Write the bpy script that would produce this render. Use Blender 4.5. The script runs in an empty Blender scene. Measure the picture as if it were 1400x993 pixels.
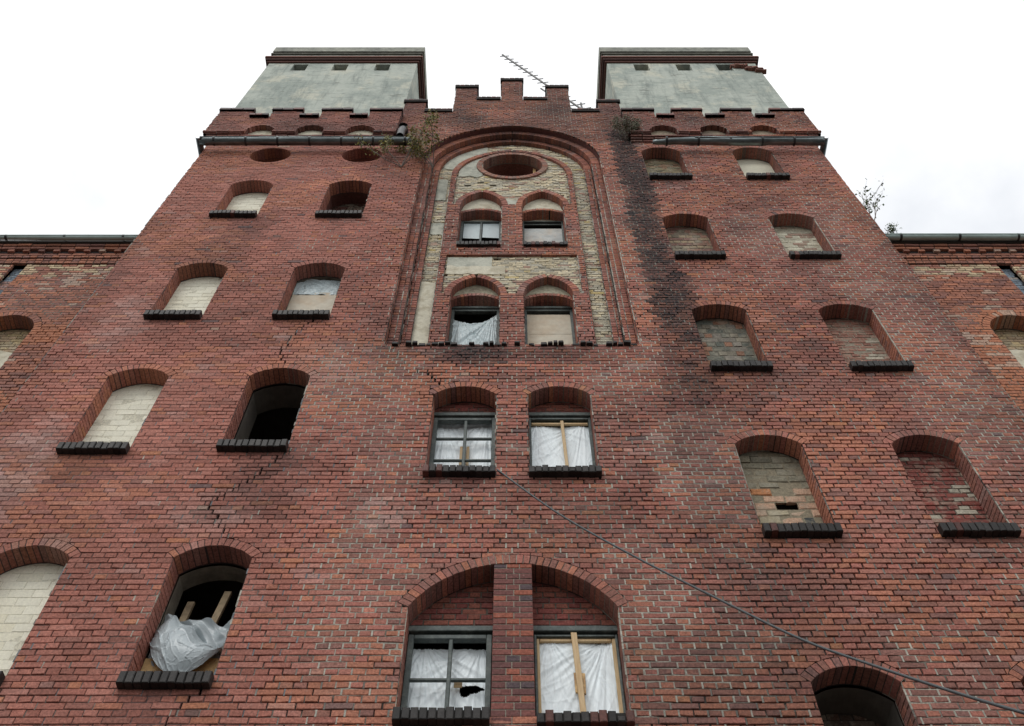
import bpy, math, random
from mathutils import Vector, noise, Matrix
import numpy as np
random.seed(7)
R = random.Random(11)
sc = bpy.context.scene
C = sc.collection
PI = math.pi
INF = 1e6
# ------------------------------------------------------------------ camera
CAMD, CAMH, PITCH = 7.28, 1.6, 57.5
cd = bpy.data.cameras.new('camera'); cam = bpy.data.objects.new('camera', cd); C.objects.link(cam)
cam.location = (0, -CAMD, CAMH); cam.rotation_euler = (math.radians(90 + PITCH), 0, 0)
cd.sensor_width = 36; cd.lens = 36 * 1320 / 1400; cd.clip_start = 0.05; cd.clip_end = 3000
sc.camera = cam
# ------------------------------------------------------------------ overcast sky
w = bpy.data.worlds.new('World'); sc.world = w; w.use_nodes = True
nt = w.node_tree; nt.nodes.clear()
N = nt.nodes.new
out = N('ShaderNodeOutputWorld'); bg = N('ShaderNodeBackground')
sky = N('ShaderNodeTexSky'); sky.sky_type = 'NISHITA'; sky.sun_disc = False
SUN_EL, SUN_AZ = math.radians(48), math.radians(205)
sky.sun_elevation = SUN_EL; sky.sun_rotation = SUN_AZ
sk = N('ShaderNodeVectorMath'); sk.operation = 'SCALE'; sk.inputs['Scale'].default_value = 0.12
nt.links.new(sky.outputs[0], sk.inputs[0])
tc = N('ShaderNodeTexCoord'); nz = N('ShaderNodeTexNoise'); nz.inputs['Scale'].default_value = 3.2; nz.inputs['Detail'].default_value = 6
nt.links.new(tc.outputs['Generated'], nz.inputs['Vector'])
cr = N('ShaderNodeValToRGB'); cr.color_ramp.elements[0].position = .32; cr.color_ramp.elements[0].color = (.93, .93, .93, 1)
cr.color_ramp.elements[1].position = .5; cr.color_ramp.elements[1].color = (1, 1, 1, 1)
nt.links.new(nz.outputs['Fac'], cr.inputs[0])
cc = N('ShaderNodeValToRGB'); cc.color_ramp.elements[0].color = (.855, .88, .92, 1); cc.color_ramp.elements[1].color = (1.16, 1.16, 1.16, 1)
cc.color_ramp.elements[0].position = .33; cc.color_ramp.elements[1].position = .54
nt.links.new(nz.outputs['Fac'], cc.inputs[0])
mx = N('ShaderNodeMixRGB'); nt.links.new(cr.outputs[0], mx.inputs[0]); nt.links.new(sk.outputs[0], mx.inputs[1]); nt.links.new(cc.outputs[0], mx.inputs[2])
nt.links.new(mx.outputs[0], bg.inputs[0]); bg.inputs[1].default_value = 1.0
nt.links.new(bg.outputs[0], out.inputs[0])
# soft sun behind the cloud
sl = bpy.data.lights.new('sun', 'SUN'); sl.energy = 0.9; sl.angle = math.radians(25); sl.color = (1, .97, .93)
so = bpy.data.objects.new('sun', sl); C.objects.link(so)
sd = Vector((math.sin(SUN_AZ) * math.cos(SUN_EL), math.cos(SUN_AZ) * math.cos(SUN_EL), math.sin(SUN_EL)))
so.rotation_euler = sd.to_track_quat('Z', 'Y').to_euler()
sc.view_settings.view_transform = 'Standard'; sc.view_settings.look = 'None'
sc.view_settings.exposure = 0.12; sc.view_settings.gamma = 1
sc.render.resolution_x = 1024; sc.render.resolution_y = 726

# ------------------------------------------------------------------ tagging helpers
def link(name, me, mat=None, parent=None, kind=None):
    o = bpy.data.objects.new(name, me); C.objects.link(o)
    if mat is not None and me is not None and not me.materials: me.materials.append(mat)
    if parent is not None: o.parent = parent
    if kind: o['kind'] = kind
    return o
def thing(name, label, cat, group=None, loc=(0, 0, 0)):
    o = bpy.data.objects.new(name, None); C.objects.link(o); o.location = loc
    o['label'] = label; o['category'] = cat
    if group: o['group'] = group
    return o
def tag(o, label, cat, group=None):
    o['label'] = label; o['category'] = cat
    if group: o['group'] = group
    return o

# ------------------------------------------------------------------ materials
def mat_base(name):
    m = bpy.data.materials.new(name); m.use_nodes = True
    b = m.node_tree.nodes['Principled BSDF']
    return m, m.node_tree, b
def L(t, a, b): t.links.new(a, b)
def noise_node(t, scale, detail=4, vec=None, rough=.6):
    n = t.nodes.new('ShaderNodeTexNoise'); n.inputs['Scale'].default_value = scale; n.inputs['Detail'].default_value = detail
    n.inputs['Roughness'].default_value = rough
    if vec is not None: L(t, vec, n.inputs['Vector'])
    return n
def masonry(name, rough=.85, grain=.5, spots=True, bump=.25, sootcol=(.018, .018, .02)):
    """colour = attribute 'tint' x object colour; alpha of either = soot on that piece"""
    m, t, b = mat_base(name)
    geo = t.nodes.new('ShaderNodeNewGeometry'); pos = geo.outputs['Position']
    at = t.nodes.new('ShaderNodeAttribute'); at.attribute_name = 'tint'
    oi = t.nodes.new('ShaderNodeObjectInfo')
    mul = t.nodes.new('ShaderNodeMixRGB'); mul.blend_type = 'MULTIPLY'; mul.inputs[0].default_value = 1
    L(t, at.outputs['Color'], mul.inputs[1]); L(t, oi.outputs['Color'], mul.inputs[2])
    n1 = noise_node(t, 38, 5, pos, .7)
    r1 = t.nodes.new('ShaderNodeMapRange'); r1.inputs[3].default_value = 1 - grain; r1.inputs[4].default_value = 1 + grain
    r1.inputs[1].default_value = .3; r1.inputs[2].default_value = .7
    L(t, n1.outputs['Fac'], r1.inputs[0])
    m2 = t.nodes.new('ShaderNodeVectorMath'); m2.operation = 'SCALE'
    L(t, mul.outputs[0], m2.inputs[0]); L(t, r1.outputs[0], m2.inputs['Scale'])
    last = m2.outputs[0]
    if spots == 'smear':      # smeared mortar and grime over the old masonry
        for sc_, lo, hi, amt, colr in ((3.5, .50, .60, .45, (.40, .37, .29, 1)), (6., .56, .68, .42, (.13, .12, .10, 1)), (21., .56, .68, .5, (.46, .42, .33, 1))):
            n2 = noise_node(t, sc_, 7, pos, .72)
            r2 = t.nodes.new('ShaderNodeMapRange'); r2.inputs[1].default_value = lo; r2.inputs[2].default_value = hi; r2.inputs[4].default_value = amt
            L(t, n2.outputs['Fac'], r2.inputs[0])
            m3 = t.nodes.new('ShaderNodeMixRGB'); m3.inputs[2].default_value = colr
            L(t, r2.outputs[0], m3.inputs[0]); L(t, last, m3.inputs[1]); last = m3.outputs[0]
    elif spots:      # lime specks and washed-out blotches
        n2 = noise_node(t, 13, 6, pos, .75)
        r2 = t.nodes.new('ShaderNodeMapRange'); r2.inputs[1].default_value = .60; r2.inputs[2].default_value = .74; r2.inputs[4].default_value = .55
        L(t, n2.outputs['Fac'], r2.inputs[0])
        m3 = t.nodes.new('ShaderNodeMixRGB'); m3.inputs[2].default_value = (.40, .31, .28, 1)
        L(t, r2.outputs[0], m3.inputs[0]); L(t, last, m3.inputs[1]); last = m3.outputs[0]
        n4 = noise_node(t, 9, 5, pos, .7)
        r4 = t.nodes.new('ShaderNodeMapRange'); r4.inputs[1].default_value = .58; r4.inputs[2].default_value = .78; r4.inputs[4].default_value = .6
        L(t, n4.outputs['Color'], r4.inputs[0])
        m4 = t.nodes.new('ShaderNodeMixRGB'); m4.inputs[2].default_value = (.05, .035, .035, 1)
        L(t, r4.outputs[0], m4.inputs[0]); L(t, last, m4.inputs[1]); last = m4.outputs[0]
    add = t.nodes.new('ShaderNodeMath'); add.operation = 'ADD'
    L(t, at.outputs['Alpha'], add.inputs[0]); L(t, oi.outputs['Alpha'], add.inputs[1])
    n3 = noise_node(t, 22, 4, pos, .7)
    r3 = t.nodes.new('ShaderNodeMapRange'); r3.inputs[1].default_value = .35; r3.inputs[2].default_value = .65; r3.inputs[3].default_value = .55; r3.inputs[4].default_value = 1.25
    L(t, n3.outputs['Fac'], r3.inputs[0])
    ml = t.nodes.new('ShaderNodeMath'); ml.operation = 'MULTIPLY'; ml.use_clamp = True
    L(t, add.outputs[0], ml.inputs[0]); L(t, r3.outputs[0], ml.inputs[1])
    m5 = t.nodes.new('ShaderNodeMixRGB'); m5.inputs[2].default_value = (*sootcol, 1)
    L(t, ml.outputs[0], m5.inputs[0]); L(t, last, m5.inputs[1])
    L(t, m5.outputs[0], b.inputs['Base Color']); b.inputs['Roughness'].default_value = rough
    bp = t.nodes.new('ShaderNodeBump'); bp.inputs['Strength'].default_value = bump; bp.inputs['Distance'].default_value = .01
    L(t, n1.outputs['Fac'], bp.inputs['Height']); L(t, bp.outputs[0], b.inputs['Normal'])
    b.inputs['Specular IOR Level'].default_value = .25
    return m
def simple(name, col, rough=.7, metal=0, var=.25, scale=20, bump=.1, col2=None, thr=(.45, .65), stretch=None):
    m, t, b = mat_base(name)
    geo = t.nodes.new('ShaderNodeNewGeometry'); pos = geo.outputs['Position']
    if stretch:
        mp = t.nodes.new('ShaderNodeMapping'); mp.inputs['Scale'].default_value = stretch; L(t, pos, mp.inputs[0]); pos = mp.outputs[0]
    n = noise_node(t, scale, 6, pos, .65)
    r = t.nodes.new('ShaderNodeMapRange'); r.inputs[1].default_value = .3; r.inputs[2].default_value = .7
    r.inputs[3].default_value = 1 - var; r.inputs[4].default_value = 1 + var
    L(t, n.outputs['Fac'], r.inputs[0])
    base = t.nodes.new('ShaderNodeMixRGB'); base.inputs[1].default_value = (*col, 1); base.inputs[2].default_value = (*(col2 or col), 1)
    n2 = noise_node(t, scale * .22, 7, pos, .7)
    r2 = t.nodes.new('ShaderNodeMapRange'); r2.inputs[1].default_value = thr[0]; r2.inputs[2].default_value = thr[1]
    L(t, n2.outputs['Fac'], r2.inputs[0]); L(t, r2.outputs[0], base.inputs[0])
    s = t.nodes.new('ShaderNodeVectorMath'); s.operation = 'SCALE'; L(t, base.outputs[0], s.inputs[0]); L(t, r.outputs[0], s.inputs['Scale'])
    L(t, s.outputs[0], b.inputs['Base Color']); b.inputs['Roughness'].default_value = rough; b.inputs['Metallic'].default_value = metal
    if bump:
        bp = t.nodes.new('ShaderNodeBump'); bp.inputs['Strength'].default_value = bump; bp.inputs['Distance'].default_value = .02
        L(t, n.outputs['Fac'], bp.inputs['Height']); L(t, bp.outputs[0], b.inputs['Normal'])
    return m
MB = masonry('weathered_red_brick')
MP = masonry('old_mixed_brick', grain=.4, spots='smear', bump=.6)
MW = masonry('painted_brick', grain=.12, spots=False, bump=.25)
MM = masonry('lime_mortar', rough=.95, grain=.35, spots=False, bump=.5)
MT = masonry('tarred_brick', rough=.55, grain=.5, spots=False, bump=.3)
def towermat():
    m, t, b = mat_base('grey_green_render')
    g = t.nodes.new('ShaderNodeNewGeometry'); pos = g.outputs['Position']
    def layer(last, col, sc_, st, lo, hi, amt, det=7):
        mp = t.nodes.new('ShaderNodeMapping'); mp.inputs['Scale'].default_value = st; L(t, pos, mp.inputs[0])
        n = noise_node(t, sc_, det, mp.outputs[0], .72); r = t.nodes.new('ShaderNodeMapRange'); r.inputs[1].default_value = lo; r.inputs[2].default_value = hi; r.inputs[4].default_value = amt
        L(t, n.outputs['Fac'], r.inputs[0]); mx_ = t.nodes.new('ShaderNodeMixRGB'); L(t, r.outputs[0], mx_.inputs[0])
        if isinstance(last, tuple): mx_.inputs[1].default_value = (*last, 1)
        else: L(t, last, mx_.inputs[1])
        mx_.inputs[2].default_value = (*col, 1); return mx_.outputs[0], n
    o, n = layer((.45, .49, .435), (.31, .355, .32), .6, (1, 1, 1), .45, .55, .9)
    o, n = layer(o, (.56, .56, .46), 1.0, (1, 1, .8), .52, .6, .8)
    o, n = layer(o, (.20, .235, .215), 2.4, (1.6, 1.6, .22), .50, .66, .8)        # rain runs
    o, n = layer(o, (.55, .56, .50), 5., (1, 1, 2.0), .56, .66, .45)
    o, n = layer(o, (.15, .16, .14), 3.2, (.6, .6, 2.2), .57, .63, .7)
    o, n2 = layer(o, (.12, .13, .11), 16., (1, 1, 1), .62, .72, .5)
    L(t, o, b.inputs['Base Color']); b.inputs['Roughness'].default_value = .95
    bp = t.nodes.new('ShaderNodeBump'); bp.inputs['Strength'].default_value = .5; bp.inputs['Distance'].default_value = .05; L(t, n.outputs['Fac'], bp.inputs['Height']); L(t, bp.outputs[0], b.inputs['Normal'])
    return m
M_PLAST = towermat()
M_OLDP = simple('old_brown_render', (.30, .25, .18), .9, var=.3, scale=14, bump=.4, col2=(.17, .13, .10))
M_SLAB = simple('weathered_slab', (.30, .31, .26), .9, var=.25, scale=8, bump=.3, col2=(.16, .17, .15), thr=(.4, .6))
M_SLABD = simple('dark_slab_edge', (.12, .12, .10), .9, var=.3, scale=8)
M_CREAM = simple('cream_render', (.56, .53, .42), .9, var=.15, scale=14, bump=.35, col2=(.42, .38, .28), thr=(.5, .62))
M_DARKR = simple('dark_room_plaster', (.10, .09, .075), .9, var=.3, scale=5)  # one dark plaster tone for the rooms and deep reveals
M_REVEAL = simple('dirty_inner_plaster', (.24, .22, .17), .9, var=.3, scale=6, col2=(.12, .1, .08))
M_FRAME = simple('faded_grey_green_paint', (.06, .078, .074), .6, var=.35, scale=30, col2=(.12, .14, .13))
M_PINE = simple('raw_pine', (.55, .40, .22), .6, var=.15, scale=20, stretch=(6, 6, .6), col2=(.46, .30, .14))
M_OSB = simple('stained_board', (.60, .40, .18), .7, var=.3, scale=16, col2=(.25, .12, .05))
M_TIMB = simple('grimy_timber', (.34, .26, .16), .8, var=.3, scale=16, col2=(.18, .13, .08))
M_BOARD = simple('water_stained_board', (.50, .42, .31), .75, var=.12, scale=10, col2=(.56, .52, .42), thr=(.4, .6))
M_ZINC = simple('weathered_zinc', (.20, .23, .235), .33, metal=.85, var=.3, scale=8, col2=(.09, .10, .10), stretch=(.5, 1, 3))
M_COPP = simple('green_grey_zinc', (.36, .46, .44), .5, metal=.1, var=.15, scale=6)
M_DARK = simple('black_metal', (.02, .022, .024), .45, var=.2)
M_CABLE = simple('cable_sheath', (.045, .055, .06), .5, var=.2)
M_ALU = simple('dull_aluminium', (.16, .17, .18), .4, metal=.7, var=.1)
M_ROOF = simple('slate_roof', (.06, .065, .07), .7)
M_GROUND = simple('worn_asphalt', (.075, .072, .068), .9, var=.3, scale=3, col2=(.11, .10, .09))
M_TWIG = simple('grey_bark', (.16, .13, .11), .8, var=.2)
def leafmat(name, a, b2):
    m, t, b = mat_base(name)
    g = t.nodes.new('ShaderNodeNewGeometry'); r = t.nodes.new('ShaderNodeValToRGB')
    r.color_ramp.elements[0].color = (*a, 1); r.color_ramp.elements[1].color = (*b2, 1)
    L(t, g.outputs['Random Per Island'], r.inputs[0]); L(t, r.outputs[0], b.inputs['Base Color']); b.inputs['Roughness'].default_value = .6
    return m
M_LEAF = leafmat('birch_leaves', (.045, .09, .02), (.30, .24, .03))
M_LEAFG = leafmat('green_leaves', (.03, .07, .02), (.10, .14, .03))
M_GRASS = leafmat('dry_tufts', (.05, .07, .02), (.16, .13, .08))
def sheetmat(name, col, rough=.32):
    m, t, b = mat_base(name)
    g = t.nodes.new('ShaderNodeNewGeometry')
    mp = t.nodes.new('ShaderNodeMapping'); mp.inputs['Scale'].default_value = (1, 1, .35); mp.inputs['Rotation'].default_value = (0, .5, 0); L(t, g.outputs['Position'], mp.inputs[0])
    n = noise_node(t, 14, 5, mp.outputs[0], .6)
    mp2 = t.nodes.new('ShaderNodeMapping'); mp2.inputs['Scale'].default_value = (1, 1, .25); mp2.inputs['Rotation'].default_value = (0, -.7, 0); L(t, g.outputs['Position'], mp2.inputs[0])
    n2 = noise_node(t, 30, 3, mp2.outputs[0], .5)
    ad = t.nodes.new('ShaderNodeMath'); L(t, n.outputs['Fac'], ad.inputs[0]); L(t, n2.outputs['Fac'], ad.inputs[1])
    r = t.nodes.new('ShaderNodeMapRange'); r.inputs[1].default_value = .7; r.inputs[2].default_value = 1.3; r.inputs[3].default_value = .93; r.inputs[4].default_value = 1.03
    L(t, ad.outputs[0], r.inputs[0])
    s = t.nodes.new('ShaderNodeVectorMath'); s.operation = 'SCALE'; s.inputs[0].default_value = col; L(t, r.outputs[0], s.inputs['Scale'])
    L(t, s.outputs[0], b.inputs['Base Color']); b.inputs['Roughness'].default_value = rough
    bp = t.nodes.new('ShaderNodeBump'); bp.inputs['Strength'].default_value = .18; bp.inputs['Distance'].default_value = .02
    L(t, ad.outputs[0], bp.inputs['Height']); L(t, bp.outputs[0], b.inputs['Normal'])
    return m
M_SHEET = sheetmat('milky_plastic_sheet', (.84, .92, .95), .5)
M_SHEETG = sheetmat('grey_plastic_sheet', (.46, .55, .57), .4)

# ------------------------------------------------------------------ mesh accumulator with tint attribute
class Acc:
    def __init__(s): s.v = []; s.f = []; s.c = []
    def quad(s, pts, col):
        i = len(s.v); s.v += pts; s.f.append(tuple(range(i, i + len(pts)))); s.c += [col] * len(pts)
    def box(s, x0, x1, y0, y1, z0, z1, col=(1, 1, 1, 0)):
        i = len(s.v)
        s.v += [(x0, y0, z0), (x1, y0, z0), (x1, y0, z1), (x0, y0, z1), (x0, y1, z0), (x1, y1, z0), (x1, y1, z1), (x0, y1, z1)]
        s.c += [col] * 8
        s.f += [(i, i+1, i+2, i+3), (i+1, i+5, i+6, i+2), (i+5, i+4, i+7, i+6), (i+4, i, i+3, i+7), (i+3, i+2, i+6, i+7), (i+4, i+5, i+1, i)]
    def brick(s, q, y0, y1, ch, col, M=None, rg=0.0):
        """q: four (u,v) corners ccw seen from outside; front at depth y0, back at y1, chamfer ch; M maps (u,d,v)"""
        cx = sum(p[0] for p in q) / 4; cz = sum(p[1] for p in q) / 4
        i = len(s.v); P = []
        for p in q: P.append((p[0], y1, p[1]))
        for p in q: P.append((p[0], y0 + ch, p[1]))
        for p in q:
            dx, dz = cx - p[0], cz - p[1]; l = math.hypot(dx, dz) + 1e-6
            sx = math.copysign(ch, dx) if abs(dx) > ch else 0; sz = math.copysign(ch, dz) if abs(dz) > ch else 0
            P.append((p[0] + sx + R.uniform(-rg, rg), y0 + R.uniform(-rg, rg) * .6, p[1] + sz + R.uniform(-rg, rg) * .6))
        if M: P = [M(*p) for p in P]
        s.v += P; s.c += [col] * 12
        for k in range(4):
            n = (k + 1) % 4
            s.f.append((i+k, i+n, i+4+n, i+4+k)); s.f.append((i+4+k, i+4+n, i+8+n, i+8+k))
        s.f.append((i+8, i+9, i+10, i+11))
    def poly(s, pts, y0, y1, col, M=None):
        n = len(pts); i = len(s.v)
        P = [(p[0], y0, p[1]) for p in pts] + [(p[0], y1, p[1]) for p in pts]
        if M: P = [M(*p) for p in P]
        s.v += P; s.c += [col] * (2 * n)
        s.f.append(tuple(range(i, i + n)))
        for k in range(n):
            m = (k + 1) % n; s.f.append((i+k, i+n+k, i+n+m, i+m))
    def tube(s, pts, r, seg=8, col=(1, 1, 1, 0), caps=True, rend=None):
        n = len(pts); rings = []
        for k, p in enumerate(pts):
            p = Vector(p); a = Vector(pts[max(0, k-1)]); b = Vector(pts[min(n-1, k+1)]); d = (b - a).normalized()
            u = d.cross(Vector((0, 0, 1)));
            if u.length < .05: u = d.cross(Vector((1, 0, 0)))
            u.normalize(); v = d.cross(u)
            rr = r if rend is None else r + (rend - r) * k / (n - 1)
            i = len(s.v)
            for j in range(seg):
                a2 = 2 * PI * j / seg; q = p + rr * (math.cos(a2) * u + math.sin(a2) * v); s.v.append(tuple(q)); s.c.append(col)
            rings.append(i)
        for k in range(n - 1):
            for j in range(seg):
                m = (j + 1) % seg; s.f.append((rings[k]+j, rings[k]+m, rings[k+1]+m, rings[k+1]+j))
        if caps:
            s.f.append(tuple(rings[0] + j for j in range(seg))[::-1]); s.f.append(tuple(rings[-1] + j for j in range(seg)))
    def mesh(s, name='mesh', tint=True):
        me = bpy.data.meshes.new(name); me.from_pydata(s.v, [], s.f)
        if tint:
            a = me.color_attributes.new('tint', 'FLOAT_COLOR', 'POINT')
            a.data.foreach_set('color', np.array(s.c, dtype=np.float32).ravel())
        me.update(); return me
    def build(s, name, mat, parent=None, kind=None, tint=True, smooth=False):
        if not s.v: return None
        me = s.mesh(name, tint)
        if smooth: me.polygons.foreach_set('use_smooth', [True] * len(me.polygons))
        o = link(name, me, mat, parent, kind)
        if tint: o.color = (1, 1, 1, 0)
        return o
NOX = (0, 0, 0, 0)

# ------------------------------------------------------------------ colours of the walls (dirt and brick batches, by place on the wall)
def sn(x, z, s, o=0.0): return noise.noise(Vector((x * s + o, o * 1.7, z * s - o)))
def ell(x, z, cx, cz, rx, rz):
    d = ((x - cx) / rx) ** 2 + ((z - cz) / rz) ** 2
    return max(0., 1 - d) if d < 1 else 0.
def lerp(a, b, t): return tuple(a[i] + (b[i] - a[i]) * t for i in range(3))
def soot(x, z):
    s = 0.
    cx = 2.38 + .014 * min(9, 22.5 - z) + .12 * sn(0, z, .5, 2); wd = (.33 if z > 17 else .33 + .03 * (17 - z)) + .10 * sn(x, z, 1.1, 3)
    if z < 22.8:
        k = max(0, 1 - (abs(x - cx) / wd) ** 2) ** .45 * (1.0 if z > 16.5 else max(.32, 1 - (16.5 - z) / 7.5) * (1.0 + .5 * sn(x, z, .9, 25)))
        s = max(s, k * (1.15 + .8 * sn(x, z * .8, 5, 9)) * (.85 + .3 * random.random()))
    for (sx, sz) in SILLS:
        if sz - .9 < z < sz and abs(x - sx) < .55: s = max(s, .55 * (1 - (sz - z) / .9) ** 2 * (.7 + 1.2 * sn(x, z * .3, 5, 17)) * (1 - abs(x - sx) / .6))
    s = max(s, .9 * ell(x, z, -.55, 13.30, .75, .38) ** .6, .6 * ell(x, z, .75, 13.25, .8, .3) ** .7)
    if abs(x) > 6.1 and 11 < z < 18: s = max(s, .45 * (abs(x) - 6.1) / .5 * (.7 + sn(x, z, 2.)))
    if z > 22: s = max(s, .38 + .5 * sn(x, z, 1.2, 5))
    if z > 24.4: s = max(s, .35 + .5 * sn(x, z, 1.7, 8))
    s = max(s, .5 * ell(x, z, 2.65, 9.0, .7, 1.2), .4 * ell(x, z, 1.9, 7.6, 1.4, .8))
    s = max(s, sn(x, z * .6, .7, 21) * 1.0 - .30 + .3 * sn(x, z, 3, 22))
    return min(.95, max(0., s))
SILLS = []
def paleness(x, z):
    p = sn(x, z, .42, 40) * .8 + sn(x, z, 1.9, 44) * .5 + sn(x, z, 5.5, 45) * .5 - .16
    for cx, cz, rx, rz, k in ((-2.2, 12.3, 1.1, 1.5, 1.2), (5.9, 15.8, .9, 3.6, 1.2), (6.0, 12.2, .9, 1.6, .9), (2.5, 10.8, .9, 1.3, 1.3), (1.6, 12.9, .8, 1.2, .8),
                              (4.3, 17.2, .6, 1.2, 1), (-3.4, 16.9, .6, .5, 1.1), (-7.6, 15.7, .8, .9, 1.7), (7.6, 14.9, .7, .5, 1.2), (2.0, 17.5, .5, 3, .7),
                              (1.3, 8.2, .6, 1.2, .9), (-1.7, 8.8, .7, 1.6, .7), (-1.5, 11., .5, 1.5, .6), (3.8, 7.3, 1.1, .5, 1.0), (4.2, 8.0, .8, .4, .8)):
        p = max(p, k * .8 * ell(x, z, cx, cz, rx, rz) ** .6 + .5 * sn(x, z, 2.2, 50) + .6 * sn(x, z, 6, 51))
    if -6.6 < x < -1.9: p -= .22 + .15 * min(1, max(0, (-2.3 - x) / 1.2))
    if 2.7 < x < 5.2 and z < 15: p -= .35
    return p
def wash(x, z):
    p = max(0, sn(x, z, 1.3, 60) * .8 + sn(x * .6, z, 6, 61) * .9 - .42)
    for cx, cz, rx, rz, k in ((-6.0, 10.6, .45, 1.3, .8), (-5.9, 14.2, .4, 1., .5), (-3.35, 9.9, .6, .45, .55), (-1.45, 9.9, .35, .35, .7), (-2.5, 13.0, .7, .8, .4)):
        p = max(p, k * ell(x, z, cx, cz, rx, rz) ** .6 * (.7 + 1.5 * sn(x * .5, z, 5, 66)))
    return min(.5, p)
ROSE, ORNG, PURP, PINK, BROWN = (.315, .122, .096), (.37, .152, .092), (.215, .108, .092), (.355, .160, .132), (.275, .122, .090)
def redbrick(x, z, k=1.0):
    r = R.random(); zone = sn(x, z, .5, 70) + .5 * sn(x, z, 1.4, 71)
    if x < -1.9:
        base = lerp(ROSE, PINK, R.random() * .6) if r < .80 else (lerp(ORNG, ROSE, R.random()) if r < .88 else lerp(ROSE, PURP, R.random() * .6))
        base = (base[0] * 1.0, base[1] * 1.0, base[2] * .95)
        if zone > .22 and r < .6: base = lerp(base, ORNG, .7)
    else:
        base = lerp(BROWN, ROSE, R.random()) if r < .55 else (lerp(ORNG, ROSE, R.random()) if r < .78 else lerp(PURP, BROWN, R.random()))
        if zone > .15 and r < .55: base = lerp(base, ORNG, .65)
        if zone < -.25 and r < .6: base = lerp(base, PURP, .5)
    if z > 20 and abs(x) < 2.2 and r < .4: base = lerp(base, ORNG, .5)
    q = R.random()
    if k == 1.0 and q < .004: base = lerp(base, (.09, .08, .085), .7)
    elif k == 1.0 and q < .008: base = lerp(base, (.45, .20, .09), .5)
    elif k == 1.0 and q < .0095: base = lerp(base, (.38, .31, .24), .6)
    base = lerp(base, (.40, .30, .275), wash(x, z) * R.uniform(.5, 1.1))
    m = R.uniform(.86, 1.13) * k * (1 + .22 * sn(x, z, .35, 77) + .22 * sn(x, z, 2.6, 78))
    return (base[0] * m, base[1] * m, base[2] * m, soot(x, z))
def wingbrick(x, z, k=1.):
    c = wingbrick0(x, z); w_ = .35 if abs(x) < 8 and z < 16.4 else 0
    g_ = sum(c[:3]) / 3; b_ = 1.12
    if sn(x, z, .8, 85) > .02 and 8.4 < z < 16.3: c = (*lerp(c[:3], (.40, .155, .075), .55), c[3])
    if sn(x, z, 1.5, 86) > .22 and R.random() < .4: c = (*lerp(c[:3], (.42, .34, .27), .6), c[3])
    return (c[0] * b_, c[1] * b_, c[2] * b_, c[3] * .6)
def wingbrick0(x, z):
    ax = abs(x)
    top = 16.72
    if 8.48 < ax < 8.72: m = R.uniform(.7, 1.3); return (.16 * m, .20 * m, .24 * m, .1)
    if z > top - .33 + .16 * sn(x, z, 2.5, 80) or (ax > 8.70 and z > 16.1):
        if R.random() < .66:
            m = R.uniform(.7, 1.15); b = lerp((.50, .42, .27), (.40, .27, .18), R.random() ** .7); return (b[0] * m, b[1] * m, b[2] * m, .1)
    r = R.random(); base = lerp(ORNG, BROWN, R.random()) if r < .7 else lerp(PURP, BROWN, R.random())
    m = R.uniform(.75, 1.1)
    return (base[0] * m, base[1] * m, base[2] * m, max(0, sn(x, z, .8, 82) * .6))
def yellowold(x, z, k=1.):
    r = R.random()
    b = lerp((.64, .56, .39), (.57, .49, .34), R.random()) if r < .50 else (lerp((.54, .50, .39), (.45, .42, .34), R.random()) if r < .82 else (lerp((.40, .23, .17), (.38, .29, .23), R.random()) if r < .96 else (.56, .44, .20)))
    m = R.uniform(.8, 1.12)
    g = max(0, sn(x, z, 1.1, 90) - .05)
    return (b[0] * m, b[1] * m, b[2] * m, g * .35)
def mortar_state(x, z):
    """(recess, colour) of the joints"""
    p = paleness(x, z)
    if p > .36: rec, col = .0065, (.34, .32, .27)
    elif p > .1: rec, col = .010, (.20, .185, .155)
    else: rec, col = (.026 if 2.9 < x < 6.6 and z < 16 else .021) + .010 * max(-.5, sn(x, z, 1.1, 30)), (.068, .060, .053)
    if -6.62 < x < -2.0 and z < 22:          # this side was rubbed over: thin flush joints, stained by the brick
        t_ = min(1, (-2.0 - x) / .9) * max(0., min(1., .75 + 1.2 * sn(x, z, .5, 37)))
        rec = rec + (.006 - rec) * t_
        if p <= .36: col = lerp(col, (.135, .085, .078), t_)
    return rec, (*col, soot(x, z) * .8)

# ------------------------------------------------------------------ openings
class Void:
    """vertical spans taken out of a brick wall: span(x) -> (lo, hi) or None"""
    def __init__(s, x0, x1, z0, z1, fn, crit=()): s.x0, s.x1, s.z0, s.z1, s.fn = x0, x1, z0, z1, fn; s.crit = list(crit) + [x0, x1]
def vrect(x0, x1, z0, z1): return Void(x0, x1, z0, z1, lambda x: (z0, z1))
def arch_geom(kind, a, h):
    if kind == 'seg':
        r = (a * a + h * h) / (2 * h); return r, 0., r - h      # radius, centre offset x, centre below spring
    r = (a * a + h * h) / (2 * a); return r, r - a, 0.
def arch_top(kind, xc, a, zs, h, x, t=0.):
    r, e, dn = arch_geom(kind, a, h); d = abs(x - xc) + e
    q = (r + t) ** 2 - d * d
    return zs - dn + math.sqrt(q) if q > 0 else zs
def varch(kind, xc, a, z0, zs, h, t):
    r, e, dn = arch_geom(kind, a, h)
    if kind == 'seg':
        ang = math.asin(a / r); xo = (r + t) * math.sin(ang)
        def fn(x):
            d = abs(x - xc)
            hi = arch_top(kind, xc, a, zs, h, x, t)
            lo = z0 if d <= a else zs - dn + d / math.tan(ang)
            return (lo, hi) if hi > lo else None
    else:
        xo = a + t
        def fn(x):
            d = abs(x - xc); hi = arch_top(kind, xc, a, zs, h, x, t)
            return (z0 if d <= a else zs, hi)
    return Void(xc - xo, xc + xo, z0, zs + h + t + .02, fn, (xc - a, xc + a, xc))
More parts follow.
